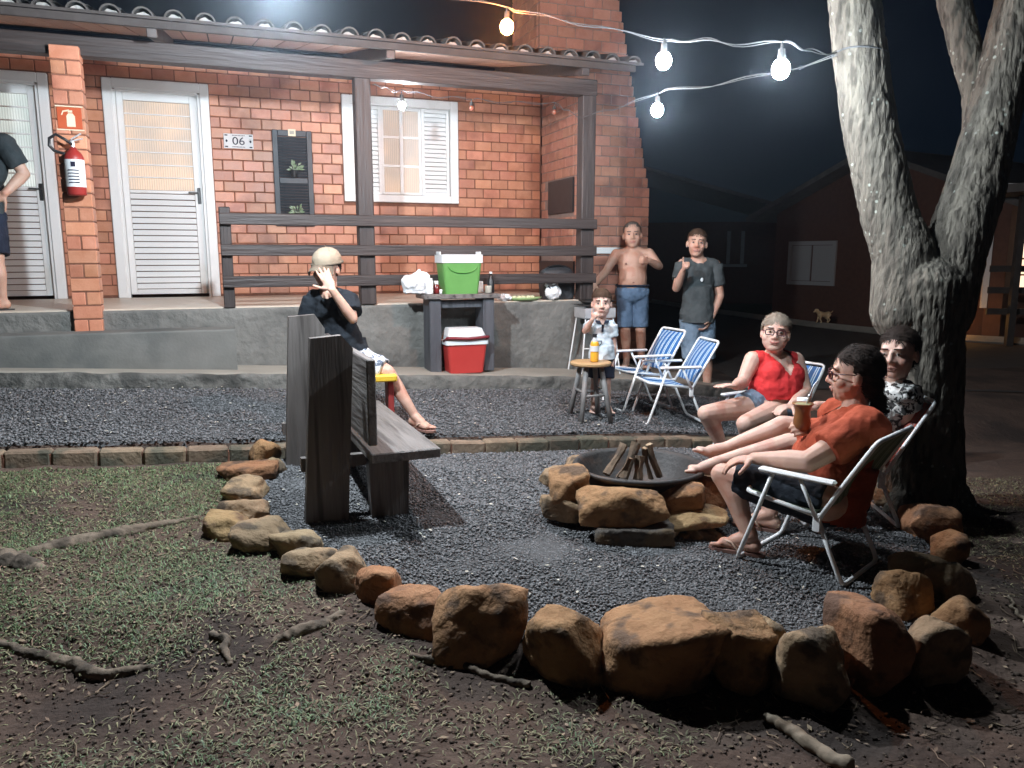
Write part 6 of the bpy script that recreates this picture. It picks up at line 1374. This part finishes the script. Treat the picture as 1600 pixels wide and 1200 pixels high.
# a second, farther roof
h2 = thing('far_cabin', (3.6, 24, -.1), R(-15), 'unlit cabin with a low sloping roof far behind the grey shirted man', 'house')
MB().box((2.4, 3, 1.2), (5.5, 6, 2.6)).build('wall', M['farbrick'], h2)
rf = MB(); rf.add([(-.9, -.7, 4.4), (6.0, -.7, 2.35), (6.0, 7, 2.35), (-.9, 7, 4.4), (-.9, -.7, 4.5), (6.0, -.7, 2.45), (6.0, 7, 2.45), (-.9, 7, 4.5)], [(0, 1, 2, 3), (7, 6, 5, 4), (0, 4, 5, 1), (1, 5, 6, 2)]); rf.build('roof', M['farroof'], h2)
f = MB(); f.box((2.95, -.03, 1.75), (.10, .05, .95)); f.box((3.35, -.03, 1.75), (.10, .05, .95)); f.box((3.15, -.03, 1.22), (.7, .05, .08)); f.build('window', M['whitedim'], h2)
# kerb and lawn across the road
kp = [Vector((4.3, 24, 0)), Vector((5.157, 19.37, 0)), Vector((6.1, 15.6, 0)), Vector((7.14, 13.33, 0)), Vector((10, 11.2, 0))]
mb = MB(); mb.tube([(q.x, q.y, .0) for q in kp], .09, 4); o = mb.build('far_kerb', M['walk']); o['kind'] = 'structure'
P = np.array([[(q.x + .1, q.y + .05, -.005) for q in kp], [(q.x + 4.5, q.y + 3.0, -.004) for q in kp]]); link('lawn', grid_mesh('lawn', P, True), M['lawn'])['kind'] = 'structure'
# dog on the kerb
dp = at(1286, 508, 15.3); M['dogfur'] = pm('tan_fur', (.58, .42, .24), (.68, .52, .32), 14, .9, .5, 60); dg = thing('dog', (dp.x, dp.y, .09), R(15), 'small tan dog walking on the far kerb', 'dog')
mb = MB(); mb.cap((-.12, 0, .25), .085, (.02, 0, .23), .072); mb.cap((.02, 0, .23), .072, (.15, 0, .25), .078); mb.cap((-.15, 0, .28), .06, (-.22, 0, .33), .05); mb.ell((-.26, 0, .36), (.06, .048, .05)); mb.cap((-.28, 0, .345), .032, (-.34, 0, .325), .022)
for s in (-1, 1):
    mb.cap((-.235, s * .04, .39), .02, (-.225, s * .055, .345), .012, 8)
    mb.cap((-.13, s * .05, .22), .038, (-.15, s * .05, .12), .024); mb.cap((-.15, s * .05, .12), .024, (-.135 - .04 * s, s * .05, .02), .017); mb.ell((-.15 - .04 * s, s * .05, .015), (.03, .02, .016))
    mb.cap((.15, s * .05, .23), .058, (.11, s * .055, .15), .034); mb.cap((.11, s * .055, .15), .032, (.18, s * .055, .09), .02); mb.cap((.18, s * .055, .09), .018, (.165 + .03 * s, s * .055, .02), .014); mb.ell((.15 + .03 * s, s * .055, .014), (.03, .02, .015))
mb.tube([(.2, 0, .28), (.27, 0, .30), (.31, 0, .35)], [.02, .016, .01], 8); link('body', remesh(mb, .009, 2), M['dogfur'], dg, True).scale = (.68, .68, .68)
fl = thing('garden_lamp', (7.55, 13.0, -.03), 0, 'low orange garden lamp by the far cabin wall behind the tree', 'lamp'); MB().cyl((0, 0, 0), (0, 0, .32), .03, n=10).build('stem', M['black'], fl); M['glow'] = emit('garden_glow', (1, .45, .10), 40.0); MB().ell((0, 0, .38), (.05, .05, .06)).build('bulb', M['glow'], fl, True)
# ------------------------------------------------------------------ thin volume added to imitate lens glow round the lamps
hz = MB().box((0, 30, 3.25), (124, 126, 8.5)).mesh('glow_volume'); mh_ = bpy.data.materials.new('glow_volume'); mh_.use_nodes = True; t = mh_.node_tree; t.nodes.clear()
o_ = t.nodes.new('ShaderNodeOutputMaterial'); v_ = t.nodes.new('ShaderNodeVolumePrincipled'); v_.inputs['Density'].default_value = .0015; v_.inputs['Color'].default_value = (.75, .86, 1, 1); v_.inputs['Anisotropy'].default_value = .9
t.links.new(v_.outputs[0], o_.inputs['Volume']); link('glow_volume', hz, mh_)['kind'] = 'stuff'
